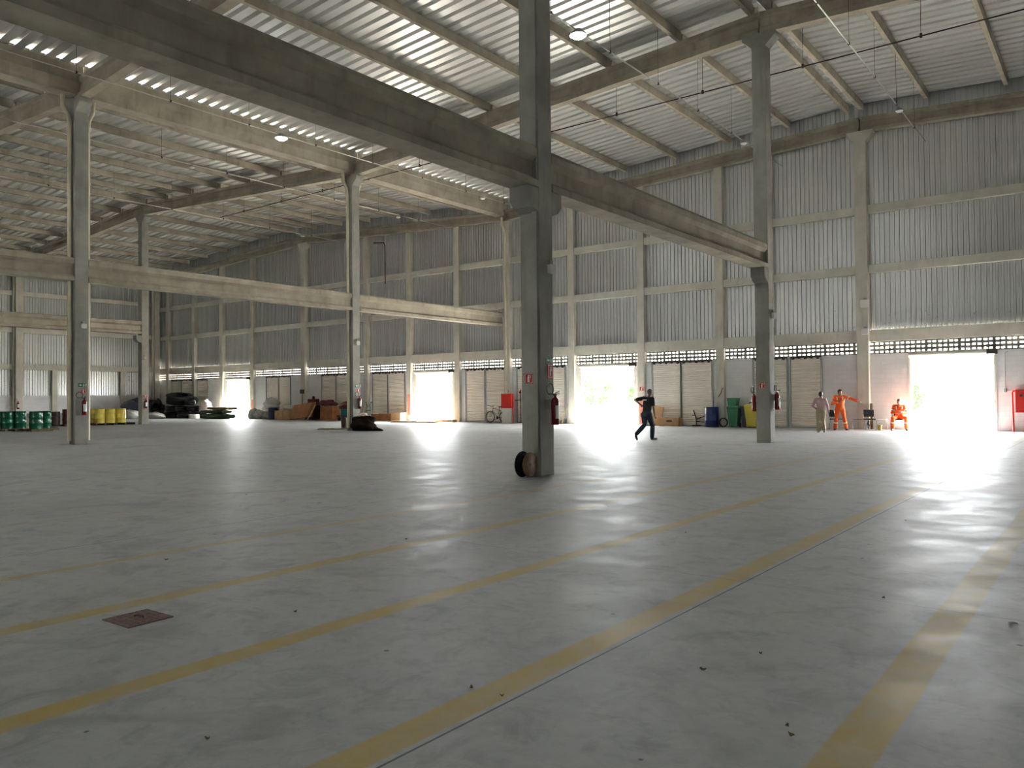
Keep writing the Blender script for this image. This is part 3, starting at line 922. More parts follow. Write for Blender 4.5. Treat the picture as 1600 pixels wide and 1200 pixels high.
# ---- signs
def sign(x, y, z, face, w_, h_, kind, label):
    rot = 0.0 if face == 'y' else math.pi/2
    t = thing('wall_sign', label, 'sign', (x, y, z), rot, group='small safety signs')
    bd = MB().box(-w_/2, w_/2, -.008, 0, 0, h_).build('board', 'signgreen' if kind == 'exit' else 'redflat', parent=t)
    m = MB(); e = -.0085
    def q(a, b, c, d): m.box(a*w_-w_/2, b*w_-w_/2, -.011, -.008, c*h_, d*h_)
    if kind == 'exit':
        m.add([((.08-.5)*w_, e-.003, .5*h_), ((.25-.5)*w_, e-.003, .82*h_), ((.25-.5)*w_, e-.003, .62*h_), ((.44-.5)*w_, e-.003, .62*h_), ((.44-.5)*w_, e-.003, .38*h_), ((.25-.5)*w_, e-.003, .38*h_), ((.25-.5)*w_, e-.003, .18*h_)], [(0, 1, 2, 3, 4, 5, 6)])
        q(.60, .66, .72, .88); q(.58, .68, .40, .70); q(.66, .74, .52, .60); q(.54, .60, .12, .42); q(.66, .72, .18, .42); q(.82, .94, .12, .88)
    else:
        q(.36, .58, .16, .66); q(.42, .52, .66, .76); q(.42, .68, .76, .82); q(.64, .70, .52, .80)
        q(.06, .10, .06, .94); q(.90, .94, .06, .94); q(.10, .90, .06, .10); q(.10, .90, .90, .94)
    m.build('pictogram', 'white', parent=bd)
f1 = Y1-.228-.055
sign(XA-.04, f1+.05, 1.80, 'y', .21, .21, 'fire', 'square red extinguisher sign on the camera-facing side of the dark front column')
sign(XA+.229, 12.76, 1.90, 'x', .19, .28, 'fire', 'red extinguisher sign above the hose loop on the dark front column')
sign(XA+.229, 12.74, 2.20, 'x', .26, .12, 'exit', 'green exit arrow sign on the dark front column')
sign(XB+.229, 12.70, 1.78, 'x', .17, .17, 'fire', 'red extinguisher sign on the column beside the drums')
sign(XB+.229, 12.68, 2.02, 'x', .30, .13, 'exit', 'green exit arrow sign on the column beside the drums')
sign(XB+.229, 25.36, 1.82, 'x', .22, .18, 'fire', 'red extinguisher sign on the rag heap column')
sign(XB+.229, 25.34, 2.06, 'x', .34, .13, 'exit', 'green exit arrow sign on the rag heap column')
sign(XA-.02, Y2-.229, 1.74, 'y', .21, .20, 'fire', 'square red extinguisher sign on the column right of the walking man')
sign(XC+.229, 25.25, 1.66, 'x', .30, .20, 'fire', 'faded red sign on the slim peeling column')
sign(-19.80, YW-.201, 1.78, 'y', .26, .24, 'fire', 'red sign on the wall post behind the walking man')
sign(XB+.55, YW-.26, 1.80, 'y', .16, .16, 'fire', 'tiny red sign above the red and white fire cabinet')
def marking(x, z0, z1, w_, label):
    MB().box(x-w_/2, x+w_/2, YW-.205, YW-.2, z0, z1).build('painted_marking', 'salmon', label=label, cat='marking', group='faded red paint bands on wall posts')
marking(-19.80, .08, 1.25, .32, 'faded red paint band low on the post behind the walking man')
marking(-36.9, .4, 1.75, .26, 'faded red paint band on the post left of the timber door')
marking(-54.35, .3, 1.5, .26, 'faded red paint band on the post right of the leftmost open door')

# ---- cable reel
t = thing('cable_reel', 'small cable reel with wooden side leaning against the dark front column', 'cable reel', (-9.02, 12.12, 0))
for xx, rr, mt in ((.055, .232, 'reelwood'), (-.125, .248, 'rubber')):
    m = MB(); m.lathe([(.028, xx-.012), (rr-.008, xx-.012), (rr, xx-.006), (rr, xx+.006), (rr-.008, xx+.012), (.028, xx+.012)], (0, 0, .248), 40, 'x')
    fl = m.build('flange', mt, parent=t, smooth=True, label='bare plywood flange' if mt == 'reelwood' else 'black flange')
    m = MB()
    for k in range(6):
        a = k*math.pi/3+.3; r_ = .10 if k % 2 else .13
        m.cyl((xx-.014, r_*math.cos(a), .248+r_*math.sin(a)), (xx+.014, r_*math.cos(a), .248+r_*math.sin(a)), .013, n=8)
    m.cyl((xx-.016, 0, .248), (xx+.016, 0, .248), .030, n=14)
    m.build('holes', 'black', parent=fl)
m = MB()
for k in range(5): m.lathe([(.10, -.113+.033*k), (.195, -.111+.033*k), (.212, -.098+.033*k), (.195, -.085+.033*k), (.10, -.083+.033*k)], (0, 0, .248), 32, 'x')
m.build('cable_winding', 'rubber', parent=t, smooth=True)

R_ = math.radians
# ---- drums
def drum_mesh(name, mat, parent, r=.292, h=.88):
    prof = [(.01, .015), (r-.02, .015), (r-.02, 0), (r, 0), (r, .02)]
    for z in (h*.33, h*.66): prof += [(r, z-.035), (r+.010, z-.012), (r+.012, z), (r+.010, z+.012), (r, z+.035)]
    prof += [(r, h-.12), (r-.003, h-.10), (r, h-.08), (r, h-.02), (r+.006, h-.01), (r, h), (r-.02, h), (r-.02, h-.015), (.01, h-.015)]
    m = MB(); m.lathe(prof, n=36)
    return m.build(name, mat, parent=parent, smooth=True)
def drum(x, y, z, mat, label, group, bung=True, r=.292, h=.88, name='steel_drum'):
    t = thing(name, label, 'drum', (x, y, z), random.uniform(0, 6), group=group)
    drum_mesh('shell', mat, t, r, h)
    m = MB(); m.cyl((r*.6, 0, h-.016), (r*.6, 0, h+.008), .035, n=12); m.cyl((-r*.65, 0, h-.016), (-r*.65, 0, h+.004), .018, n=10)
    m.build('bung', 'steel', parent=t)
    return t
def pallet(x, y, rz, label, w_=1.2, d=1.0, mat='wood'):
    t = thing('pallet', label, 'pallet', (x, y, 0), rz, group='wooden pallets under the drums')
    for k in range(7):
        MB().box(-w_/2, w_/2, -d/2+k*(d-.1)/6, -d/2+k*(d-.1)/6+.1, .108, .13).build('deck_board', mat, parent=t)
    for k in range(3):
        MB().box(-w_/2+k*(w_-.09)/2, -w_/2+k*(w_-.09)/2+.09, -d/2, d/2, .022, .108).build('runner', mat, parent=t)
        MB().box(-w_/2+k*(w_-.1)/2, -w_/2+k*(w_-.1)/2+.1, -d/2, d/2, 0, .022).build('bottom_board', mat, parent=t)
    return t
gg = 'green steel drums'
pallet(-43.5, 16.85, R_(0), 'pallet under the large front green drum', mat='brownnet')
pallet(-44.95, 17.75, R_(0), 'pallet under the rightmost green drum', mat='brownnet')
pallet(-45.15, 16.3, R_(90), 'pallet under the two leftmost green drums', mat='brownnet')
drum(-43.25, 16.68, .13, 'green', 'largest green drum at the front of the group', gg)
drum(-44.75, 17.70, .13, 'green', 'rightmost green drum, partly behind its neighbour', gg)
drum(-44.97, 16.58, .13, 'green', 'green drum second from the left, behind the front one', gg)
drum(-44.97, 15.97, .13, 'green', 'leftmost green drum cut by the image edge', gg)
gg = 'yellow steel drums'
pallet(-50.05, 23.05, math.radians(90), 'dark pallet under the left yellow drums', mat='brick')
pallet(-50.05, 24.3, math.radians(90), 'dark pallet reaching right under the last yellow drum', mat='brick')
drum(-49.80, 22.80, .13, 'yellow', 'front left yellow drum beside the downpipe column', gg)
drum(-49.80, 23.45, .13, 'yellow', 'middle yellow drum of the front row', gg)
drum(-49.80, 24.10, .13, 'yellow', 'rightmost yellow drum near the slim column', gg)
drum(-50.42, 22.75, .13, 'yellow', 'yellow drum in the back row, half hidden by the column', gg)
drum(-50.35, 20.45, .02, 'brick', 'dark rusty drum left of the downpipe column', 'dark drums', h=.86)
drum(-50.0, 21.05, .12, 'maroon', 'dark red drum touching the left edge of the downpipe column', 'dark drums', h=.9)
MB().box(-50.35, -49.65, 20.75, 21.4, 0, .12).build('timber_block', 'brick', label='low dark base under the dark red drum', cat='base')
m = MB().box(-54.5, -53.9, 19.9, 24.6, 0, .75).build('block_stack', 'greysack', label='low grey stack behind the drums at the left wall', cat='stack')

# ---- heap in the left corner
def bag(x, y, z, r, mat, label, seed, group=None, name='filled_sack', rz=0.0):
    m = MB(); lumpy(m, (0, 0, r[2]*.72), r, seed, .13, 22, 14)
    return m.build(name, mat, loc=(x, y, z), rot=(0, 0, rz), smooth=True, label=label, cat='sack', group=group)
m = MB(); lumpy(m, (0, 0, .62), (1.5, .9, .95), 4, .14, 24, 14)
m.build('tarpaulin_heap', 'tarp', loc=(-66.0, 33.2, .02), smooth=True, label='slate blue tarpaulin heap behind the slim column', cat='tarpaulin')
bag(-63.6, 31.6, .0, (.95, .6, .42), 'sack', 'white sack bulging left of the slim column', 11, 'white sacks in the left corner')
bag(-62.9, 33.2, .0, (1.25, .65, .30), 'sack', 'flat white sack just right of the slim column', 12, 'white sacks in the left corner')
m = MB().box(-.6, .6, -.4, .4, 0, 1.0); m.build('dark_crate', 'brick', loc=(-67.75, 35.4, 0), label='dark crate under the red box in the corner', cat='crate')
m = MB().box(-.45, .45, -.3, .3, 0, .55); m.build('red_box', 'maroon', loc=(-67.75, 35.4, 1.0), label='red box on the dark crate in the left corner', cat='box', bevel=.02)
m = MB(); lumpy(m, (0, 0, .6), (.68, .6, .85), 33, .2, 24, 14)
m.build('scrap_heap', 'rubber', loc=(-66.05, 35.1, 0), smooth=True, label='low black heap between tarpaulin and hose coils', cat='heap')

def coil(x, y, z, R0, nl, r, tilt, az, label, mat='rubber', seed=1, layers=3, name='hose_coil', group='coils of thick black hose'):
    rnd = random.Random(seed)
    m = MB()
    for L_ in range(layers):
        for k in range(nl):
            rr = R0-L_*r*1.8+rnd.uniform(-.02, .02); zz = r+k*r*1.75
            ex = rnd.uniform(-.03, .03)
            m.tube([((rr+ex)*math.cos(a), (rr-ex)*math.sin(a), zz+rnd.uniform(-.008, .008)) for a in [2*math.pi*i/28 for i in range(28)]], r, 7, closed=True)
    o = m.build(name, mat, loc=(x, y, z), smooth=True, label=label, cat='hose coil', group=group)
    o.rotation_mode = 'QUATERNION'
    o.rotation_quaternion = (Matrix.Rotation(az, 4, 'Z') @ Matrix.Rotation(tilt, 4, 'Y')).to_quaternion()
    return o
R_ = math.radians
coil(-62.8, 35.1, 0, .95, 5, .055, 0, 0, 'wide black hose coil lying at the bottom of the heap, left', seed=1)
coil(-60.7, 34.9, 0, .82, 5, .055, 0, 0, 'black hose coil lying at the bottom of the heap, right', seed=2)
coil(-62.6, 35.1, .51, .92, 5, .055, 0, 0, 'second black hose coil of the left stack', seed=3)
coil(-62.5, 35.15, 1.27, .98, 7, .055, R_(13), R_(-30), 'topmost tilted black hose coil of the heap', seed=4)
coil(-60.85, 35.3, 1.24, .50, 4, .05, R_(22), R_(-60), 'twisted black hose coil drooping at the upper right of the heap', seed=14)
coil(-61.15, 34.5, .60, .40, 4, .05, R_(12), R_(0), 'small twisted black coil in the middle of the heap', seed=5)
coil(-60.32, 35.1, .52, .46, 6, .045, 0, 0, 'glossy wrapped coil stack at the right of the heap', seed=6)
coil(-64.6, 34.8, 0, .58, 4, .05, 0, 0, 'loose black coil low at the left end of the heap', seed=7)
drum(-59.3, 34.6, 0, 'conduit', 'short silver drum at the foot of the hose heap', None, r=.42, h=.34, name='silver_tub')
bag(-59.2, 35.6, .55, (.62, .4, .56), 'pinkbag', 'pale pink plastic bag at the right end of the hose heap', 21)
MB().box(-59.8, -58.6, 35.3, 36.0, 0, .55).build('dark_crate', 'brick', label='dark crate under the pale pink bag', cat='crate')
# green flat bundles by the first open door
for k, (x, y, z, w_, d, h_, mt, lb) in enumerate(((-56.4, 34.9, 0, 3.4, 1.3, .40, 'olive', 'lowest dark green netting bundle beside the leftmost open door'),
                                                 (-56.8, 35.0, .41, 3.1, 1.2, .28, 'olive', 'middle dark green netting bundle beside the leftmost open door'),
                                                 (-56.1, 35.1, .70, 2.9, 1.1, .24, 'brownnet', 'top brown matting bundle beside the leftmost open door'))):
    m = MB(); rings = []
    rnd = random.Random(k)
    for i in range(15):
        u = -w_/2+w_*i/14; e = 1-.25*(abs(i-7)/7)**3
        rings.append([(u, d/2*e*math.cos(a)*1.05, h_/2+h_/2*e*max(-1, min(1, 1.9*math.sin(a)))+rnd.uniform(-.012, .012)) for a in [2*math.pi*j/16 for j in range(16)]])
    m.loft(rings); m.build('netting_bundle', mt, loc=(x, y, z), smooth=True, label=lb, cat='bundle', group='flat bundles by the leftmost door')

# sacks, drum, crates in the bay right of the first door
bag(-53.05, 35.9, 0, (.45, .45, .46), 'greysack', 'grey dusty sack leaning at the post, leftmost', 31, 'grey sacks', rz=.4)
bag(-52.15, 35.8, 0, (.42, .45, .40), 'greysack', 'grey dusty sack lying in the middle of the row', 32, 'grey sacks')
bag(-51.25, 35.9, .0, (.42, .4, .36), 'greysack', 'grey dusty sack against the blue drum', 33, 'grey sacks', rz=1)
bag(-51.35, 35.9, .56, (.34, .3, .30), 'sack', 'small white sack slumped on the grey sacks', 34, 'white sacks by the blue drum')
drum(-50.15, 35.6, 0, 'blue', 'dark blue drum under a bulging white sack', None, r=.36, h=.88, name='plastic_drum')
bag(-50.3, 35.6, .87, (.72, .5, .42), 'sack', 'big round white sack resting on the dark blue drum', 35, 'white sacks by the blue drum')
bag(-48.62, 35.8, .68, (.48, .3, .26), 'sack', 'low white sack lying on the crate beside the dark blue drum', 36, 'white sacks by the blue drum')
def crate(x, y, z, w_, d, h_, mat, label, rz=0.0, group=None, slats=4, cat='crate', name='wooden_crate'):
    t = thing(name, label, cat, (x, y, z), rz, group=group)
    MB().box(-w_/2+.02, w_/2-.02, -d/2+.02, d/2-.02, .01, h_-.02).build('body', mat, parent=t)
    m = MB()
    sh = h_/slats
    for k in range(slats): m.box(-w_/2, w_/2, -d/2, -d/2+.02, k*sh+.01, (k+1)*sh-.01); m.box(w_/2-.02, w_/2, -d/2+.02, d/2, k*sh+.01, (k+1)*sh-.01)
    m.build('slats', mat, parent=t)
    m = MB()
    for sx in (-1, 1): m.box(sx*(w_/2-.05)-.04, sx*(w_/2-.05)+.04, -d/2-.02, -d/2, 0, h_)
    m.build('battens', mat, parent=t)
    return t
crate(-49.05, 35.7, 0, 1.0, .8, .68, 'wood', 'wooden crate right beside the dark blue drum', group='wooden crates')
crate(-48.05, 35.6, 0, .75, .8, .70, 'card', 'pale open crate left of the leaning plywood', group='wooden crates')
for k in range(3):
    m = MB().box(0, 2.1, 0, .03, 0, 1.15)
    o = m.build('plywood_sheet', 'plywood', loc=(-47.6+.14*k, 35.15+.06*k, .03), label=['front plywood sheet leaning by the crates', 'middle plywood sheet leaning by the crates', 'rear plywood sheet leaning by the crates'][k], cat='board', group='leaning plywood sheets', rot=(R_(-26), R_(-6), 0))
MB().tube([(-45.35, 35.0, .02), (-44.75, 35.3, 1.1)], .035, 6).build('timber_prop', 'wood', label='slanting timber prop at the right of the plywood', cat='timber')
crate(-46.2, 36.15, 0, 1.0, .6, 1.08, 'brick', 'dark crate behind the plywood carrying the red box', group='wooden crates')
t = thing('jerrycan', 'red box with cap standing on the dark crate', 'container', (-46.1, 36.15, 1.08))
MB().box(-.42, .42, -.22, .22, 0, .42).build('body', 'maroon', parent=t, bevel=.04)
MB().lathe([(.01, .42), (.10, .42), (.10, .56), (.07, .62), (.01, .62)], n=14).build('cap', 'maroon', parent=t, smooth=True)
crate(-44.25, 36.1, 0, 1.3, .6, 1.0, 'plywood', 'tall reddish crate left of the rag heap column', group='wooden crates')
m = MB(); lumpy(m, (0, 0, .18), (.95, .28, .24), 8, .2); m.build('rag_bundle', 'maroon', loc=(-44.45, 36.1, 1.0), smooth=True, label='maroon cloth bundle on the tall reddish crate', cat='bundle')
t = thing('push_broom', 'upside-down dark broom leaning at the wall column by the plywood', 'broom', (-47.55, 36.25, -.05))
MB().tube([(0, 0, .06), (-.22, .22, 2.0)], .018, 8).build('handle', 'brick', parent=t)
MB().box(-.2, .2, -.04, .04, 1.95, 2.25).build('head', 'brick', parent=t)
# things seen left of the rag column
t = thing('hand_cart', 'dark cart with teal tub left of the rag heap column', 'cart', (-41.4, 35.3, 0))
MB().box(-.7, .7, -.35, .35, .28, .36).build('platform', 'brick', parent=t)
for sx in (-1, 1):
    MB().lathe([(.03, -.03), (.13, -.03), (.14, 0), (.13, .03), (.03, .03)], (sx*.5, -.3, .14), 16, 'y').build('wheel', 'rubber', parent=t, smooth=True)
    MB().box(sx*.5-.02, sx*.5+.02, -.32, -.28, .14, .3).build('fork', 'steel', parent=t)
MB().box(-.35, .35, -.3, .3, .36, .80).build('tub', 'teal', parent=t, bevel=.03)
m = MB(); lumpy(m, (0, 0, .2), (.5, .3, .28), 9, .2); m.build('rag_bundle', 'maroon', loc=(-41.6, 35.3, .80), smooth=True, label='dark red rags piled in the teal tub', cat='bundle')
t = thing('hand_truck', 'green two-wheeled hand truck standing behind the rag heap', 'hand truck', (-39.3, 35.2, 0), .3)
m = MB()
for sx in (-.16, .16): m.tube([(sx, 0, .1), (sx, .12, 1.25)], .022, 8)
m.tube([(-.16, .12, 1.25), (-.3, .14, 1.24)], .022, 8); m.tube([(.16, .12, 1.25), (.3, .14, 1.24)], .022, 8)
for z in (.4, .7, 1.0): m.tube([(-.16, .012+z*.095, z), (.16, .012+z*.095, z)], .016, 8)
m.build('frame', 'olive', parent=t)
for sx in (-1, 1): MB().lathe([(.03, -.03), (.12, -.03), (.13, 0), (.12, .03), (.03, .03)], (sx*.24, .05, .13), 16, 'x').build('wheel', 'rubber', parent=t, smooth=True)
# rags, mat, bucket at the column B2
def rags(x, y, seed, label):
    rnd = random.Random(seed); t = thing('rag_heap', label, 'heap', (x, y, 0))
    m = MB(); lumpy(m, (0, 0, .28), (.72, .45, .42), seed, .22, 30, 18)
    m.build('body', 'rag', parent=t, smooth=True)
    m = MB()
    for k in range(26):
        a = rnd.uniform(0, 6.3); r_ = rnd.uniform(.35, .8); p = [(r_*.9*math.cos(a), r_*.55*math.sin(a), max(.02, .42*(1-r_)+rnd.uniform(0, .12)))]
        for j in range(6):
            q_ = p[-1]; p.append((q_[0]+rnd.uniform(-.12, .14), q_[1]+rnd.uniform(-.1, .1), max(.02, q_[2]+rnd.uniform(-.12, .10))))
        m.tube(p, .022, 6)
    m.build('strands', 'rag', parent=t, smooth=True)
    MB().tube([(.5, 0, .2), (.85, .05, .07), (1.05, .12, .04), (1.22, .1, .03)], [.10, .09, .06, .02], 10).build('trailing_end', 'rag', parent=t, smooth=True)
rags(-28.35, 25.15, 5, 'dark heap of rags and netting at the foot of the column')
m = MB(); lumpy(m, (0, 0, .06), (.26, .2, .1), 3, .2); m.build('crumpled_cloth', 'pinkbag', loc=(-28.42, 25.15, .68), smooth=True, label='pale crumpled cloth on top of the dark rag heap', cat='cloth')
m = MB(); rings = []
for k in range(13):
    u = -1.0+2.0*k/12
    rings.append([(u, -.35, .006), (u, .35, .006), (u, .35, .035+.012*math.sin(k)), (u, 0, .05+.02*math.sin(2*k)), (u, -.35, .035)])
m.loft(rings); m.build('floor_mat', 'brownnet', loc=(-30.85, 25.75, 0), rot=(0, 0, R_(38)), label='brown green mat lying left of the rag heap column', cat='mat')
def bucket(x, y, r, h_, mat, label, name='bucket', handle=True):
    t = thing(name, label, 'bucket', (x, y, 0))
    MB().lathe([(.01, .0), (r*.8, 0), (r, h_), (r+.012, h_), (r+.012, h_-.02), (r-.008, h_-.01), (r*.78, .02), (.01, .02)], n=24).build('shell', mat, parent=t, smooth=True)
    if handle: MB().tube([(-r, 0, h_-.01), (-r*.7, .03, h_+r*.6), (0, .05, h_+r*.85), (r*.7, .03, h_+r*.6), (r, 0, h_-.01)], .006, 6).build('handle', 'steel', parent=t)
    return t
bucket(-31.15, 26.35, .19, .60, 'brick', 'dark bin standing on the mat left of the column', 'waste_bin', False)
bucket(-30.72, 26.30, .16, .55, 'white', 'white bin partly hidden by the rag heap column', 'waste_bin', False)
# boxes right of the rag heap, timber by the open door
crate(-39.3, 36.1, .05, .75, .5, .42, 'plywood', 'leftmost brown box of the row right of the rag heap', slats=1, group='brown boxes', cat='box', name='cardboard_box')
crate(-38.3, 36.05, .05, 1.1, .5, .46, 'plywood', 'middle brown box of the row right of the rag heap', slats=1, group='brown boxes', cat='box', name='cardboard_box')
crate(-37.3, 36.1, .05, .85, .5, .52, 'card', 'pale sunlit box at the right end of the row', slats=1, group='brown boxes', cat='box', name='cardboard_box')
MB().box(-39.8, -36.8, 35.75, 36.45, 0, .05).build('pallet_board', 'wood', label='low board under the row of brown boxes', cat='board')
for k in range(4):
    MB().box(0, 3.3, 0, .28, 0, .045).build('timber_plank', 'wood', loc=(-36.2+.15*(k % 2), 34.3+.31*(k % 3), .0+.048*(k//3)), rot=(0, 0, R_(7)), label=['front plank of timber on the floor before the open door', 'second plank of timber before the open door', 'third plank of timber before the open door', 'plank on top of the timber before the open door'][k], cat='timber', group='timber planks by the open door')
MB().box(-35.3, -32.6, 36.15, 36.5, 0, .16).build('timber_beam', 'wood', label='sunlit timber beam along the sill of the door', cat='timber', bevel=.01)

# ---- bicycle
t = thing('bicycle', 'grey bicycle leaning at the shutter beside the fire cabinet', 'bicycle', (-30.0, 36.60, 0))
wheels = []
for x in (0.0, 1.04):
    m = MB(); m.tube([(x+.32*math.cos(a), 0, .345+.32*math.sin(a)) for a in [2*math.pi*i/32 for i in range(32)]], .025, 8, closed=True)
    wv = m.build('wheel', 'rubber', parent=t, smooth=True)
    m = MB(); m.cyl((x, -.05, .345), (x, .05, .345), .022, n=10)
    for k in range(14):
        a = 2*math.pi*k/14
        m.tube([(x, .02*(-1)**k, .345), (x+.30*math.cos(a), 0, .345+.30*math.sin(a))], .003, 4)
    m.build('spokes', 'conduit', parent=wv)
m = MB()
bb, st, ht, hb, ra, fa = (.58, 0, .30), (.70, 0, .78), (.22, 0, .86), (.17, 0, .72), (1.04, 0, .345), (0, 0, .345)
for a, b in ((bb, st), (st, ht), (bb, hb), (bb, ra), (st, ra), (ht, hb)): m.tube([a, b], .019, 8)
m.tube([hb, (.12, .05, .66), (0, .055, .345)], .014, 8); m.tube([hb, (.12, -.05, .66), (0, -.055, .345)], .014, 8)
m.build('frame', 'bikeframe', parent=t, smooth=True)
MB().tube([(ht[0], 0, ht[2]), (.20, 0, .96), (.10, -.2, 1.03), (-.02, -.28, 1.05)], .014, 8).tube([(.20, 0, .96), (.12, .2, 1.03)], .014, 8).build('handlebar', 'black', parent=t, smooth=True)
m = MB(); m.tube([st, (.73, 0, .92)], .014, 8); ball(m, (.75, 0, .945), (.14, .07, .03)); m.build('saddle', 'black', parent=t, smooth=True)
m = MB(); m.lathe([(.02, -.05), (.09, -.05), (.09, -.04), (.02, -.04)], (bb[0], 0, bb[2]), 20, 'y'); m.tube([(bb[0], -.07, bb[2]), (bb[0]-.12, -.07, bb[2]-.12)], .012, 6); m.box(bb[0]-.17, bb[0]-.08, -.13, -.07, bb[2]-.14, bb[2]-.11)
m.tube([(bb[0], .07, bb[2]), (bb[0]+.12, .07, bb[2]+.12)], .012, 6); m.build('crank', 'black', parent=t)

# ---- fire hose cabinets and pipes
t = thing('fire_cabinet', 'red fire hose cabinet on a white stand at the pipe wall column', 'fire cabinet', (-28.42, YW-.57, 0))
MB().box(-.36, .36, -.16, .12, .88, 1.72).build('cabinet', 'red', parent=t, bevel=.015)
MB().box(-.30, .30, -.17, -.16, .94, 1.66).build('door', 'red', parent=t, bevel=.01)
MB().box(-.36, .30, -.12, .10, 0, .87).build('stand', 'white', parent=t, bevel=.01)
MB().tube([(.40, -.02, 0), (.40, -.02, 1.55), (.30, -.02, 1.68)], .04, 10).build('pipe', 'red', parent=t, smooth=True)
t = thing('fire_cabinet', 'bright red fire hose cabinet right of the widest open door', 'fire cabinet', (-2.88, YW-.30, 0))
MB().box(-.42, .42, -.14, .28, .76, 1.66).build('cabinet', 'red', parent=t, bevel=.015)
MB().lathe([(.01, -.02), (.05, -.02), (.05, 0), (.01, 0)], (-.22, -.14, 1.42), 14, 'y').build('round_vent', 'black', parent=t, smooth=True)
MB().tube([(-.50, .02, 0), (-.53, .02, 1.54), (-.50, .02, 1.60), (-.40, .02, 1.60)], .038, 10).build('pipe', 'red', parent=t, smooth=True)
t = thing('wall_switch', 'grey wall switch hanging from a thin conduit by the widest door', 'switch', (-3.66, YW-.03, 0))
MB().box(-.04, .04, -.05, .03, 1.55, 1.70).build('box', 'grey', parent=t, bevel=.008)
MB().tube([(0, 0, 1.70), (0, 0, 3.12), (.12, 0, 3.2)], .012, 7).build('conduit', 'grey', parent=t)
t = thing('water_tap_pipe', 'black standpipe with tap between fire cabinet and front column', 'pipe', (-27.75, YW-.18, 0))
MB().tube([(0, 0, 0), (0, 0, 1.95)], .03, 8).tube([(0, 0, 1.35), (-.42, 0, 1.33)], .02, 8).build('pipe', 'black', parent=t)
MB().lathe([(.01, -.04), (.06, -.04), (.07, 0), (.06, .04), (.01, .04)], (0, -.05, 1.80), 12, 'y').build('valve', 'darkred', parent=t, smooth=True)
t = thing('leaning_broom', 'thin broom leaning beside the shutter right of the front column', 'broom', (-24.75, YW-.25, 0))
MB().tube([(0, -.15, .15), (.32, .1, 1.15)], .014, 7).build('handle', 'wood', parent=t)
MB().box(-.08, .06, -.2, -.1, 0, .2).build('bristles', 'brownnet', parent=t)

# ---- behind the walking man
MB().box(0, .55, 0, .03, 0, 1.05).build('cardboard_sheet', 'card', loc=(-19.25, YW-.35, 0), rot=(R_(-8), R_(8), 0), label='reddish cardboard sheet leaning behind the walking man', cat='cardboard')
t = thing('cardboard_box', 'cardboard box with dark handle hole before the shutter', 'box', (-17.95, 36.2, 0))
MB().box(-.55, .55, -.22, .22, 0, .42).build('carton', 'card', parent=t, bevel=.006)
m = MB(); m.loft([[(.17*math.cos(a)+.02, y, .26+.055*math.sin(a)) for a in [2*math.pi*i/16 for i in range(16)]] for y in (-.226, -.221)]); m.build('handle_hole', 'black', parent=t)
MB().box(-.56, -.2, -.24, .2, .42, .44).build('flap', 'card', parent=t)
m = MB(); lumpy(m, (0, 0, .05), (.4, .15, .08), 14, .2); m.build('debris', 'brick', loc=(-19.1, 36.0, 0), smooth=True, label='small dark debris on the floor left of the holed box', cat='debris')
t = thing('stripped_bicycle', 'dark stripped bicycle without wheels standing left of the blue drum', 'bicycle', (-16.95, 36.6, 0))
m = MB(); m.tube([(.05, 0, .80), (.12, 0, .60), (.18, 0, .40), (.20, 0, .06)], .028, 8); m.tube([(.18, 0, .34), (.80, 0, .56)], .02, 8); m.tube([(.2, 0, .24), (.85, 0, .20)], .016, 8)
m.tube([(.82, 0, .72), (.84, 0, .44), (.90, 0, .06)], .022, 8); m.tube([(.0, -.1, .04), (.40, .1, .04)], .02, 8); m.tube([(.85, 0, .20), (1.0, 0, .10)], .02, 8); m.box(.0, .1, -.03, .03, .52, .56)
m.build('tubes', 'rubber', parent=t, smooth=True)
m = MB(); ball(m, (.78, 0, .60), (.11, .06, .07)); m.build('hub', 'rubber', parent=t, smooth=True)
t = drum(-15.75, 36.15, 0, 'blue', 'blue plastic drum standing before the post, tallest blue object', None, r=.33, h=.97, name='plastic_drum')
m = MB()
for k in range(3): m.tube([(.20*math.cos(a), .03*k, .22+.20*math.sin(a)) for a in [2*math.pi*i/24 for i in range(24)]], .022, 7, closed=True)
m.build('hose_ring', 'olive', loc=(-15.25, 36.35, 0), smooth=True, label='thin dark green hose ring against the post right of the blue drum', cat='hose')
MB().tube([(0, 0, 1.45), (.14, -.02, 1.62), (.22, 0, 1.9)], .02, 7).build('wall_hook', 'brownnet', loc=(-15.6, YW-.23, 0), label='short bent hook fixed on the post above the blue drum', cat='hook')
def bin2(x, y, w_, d, h_, mat, label):
    t = thing('wheeled_bin', label, 'bin', (x, y, 0))
    m = MB(); m.loft([[(-a, -b, z), (a, -b, z), (a, b, z), (-a, b, z)] for z, a, b in ((.04, w_*.36, d*.38), (h_*.86, w_*.5, d*.5), (h_*.90, w_*.53, d*.53))])
    m.build('body', mat, parent=t, bevel=.02)
    m = MB(); m.loft([[(-a, -b, z), (a, -b, z), (a, b, z), (-a, b, z)] for z, a, b in ((h_*.90, w_*.53, d*.53), (h_*.96, w_*.51, d*.5), (h_, w_*.40, d*.40))])
    m.build('lid', mat, parent=t, bevel=.015)
    for sx in (-1, 1): MB().lathe([(.01, -.03), (.09, -.03), (.10, 0), (.09, .03), (.01, .03)], (sx*w_*.36, d*.36, .10), 16, 'x').build('wheel', 'rubber', parent=t, smooth=True)
    return t
t = bin2(-14.62, 36.2, .56, .5, 1.02, 'bingreen', 'green bin with a second green tub on top')
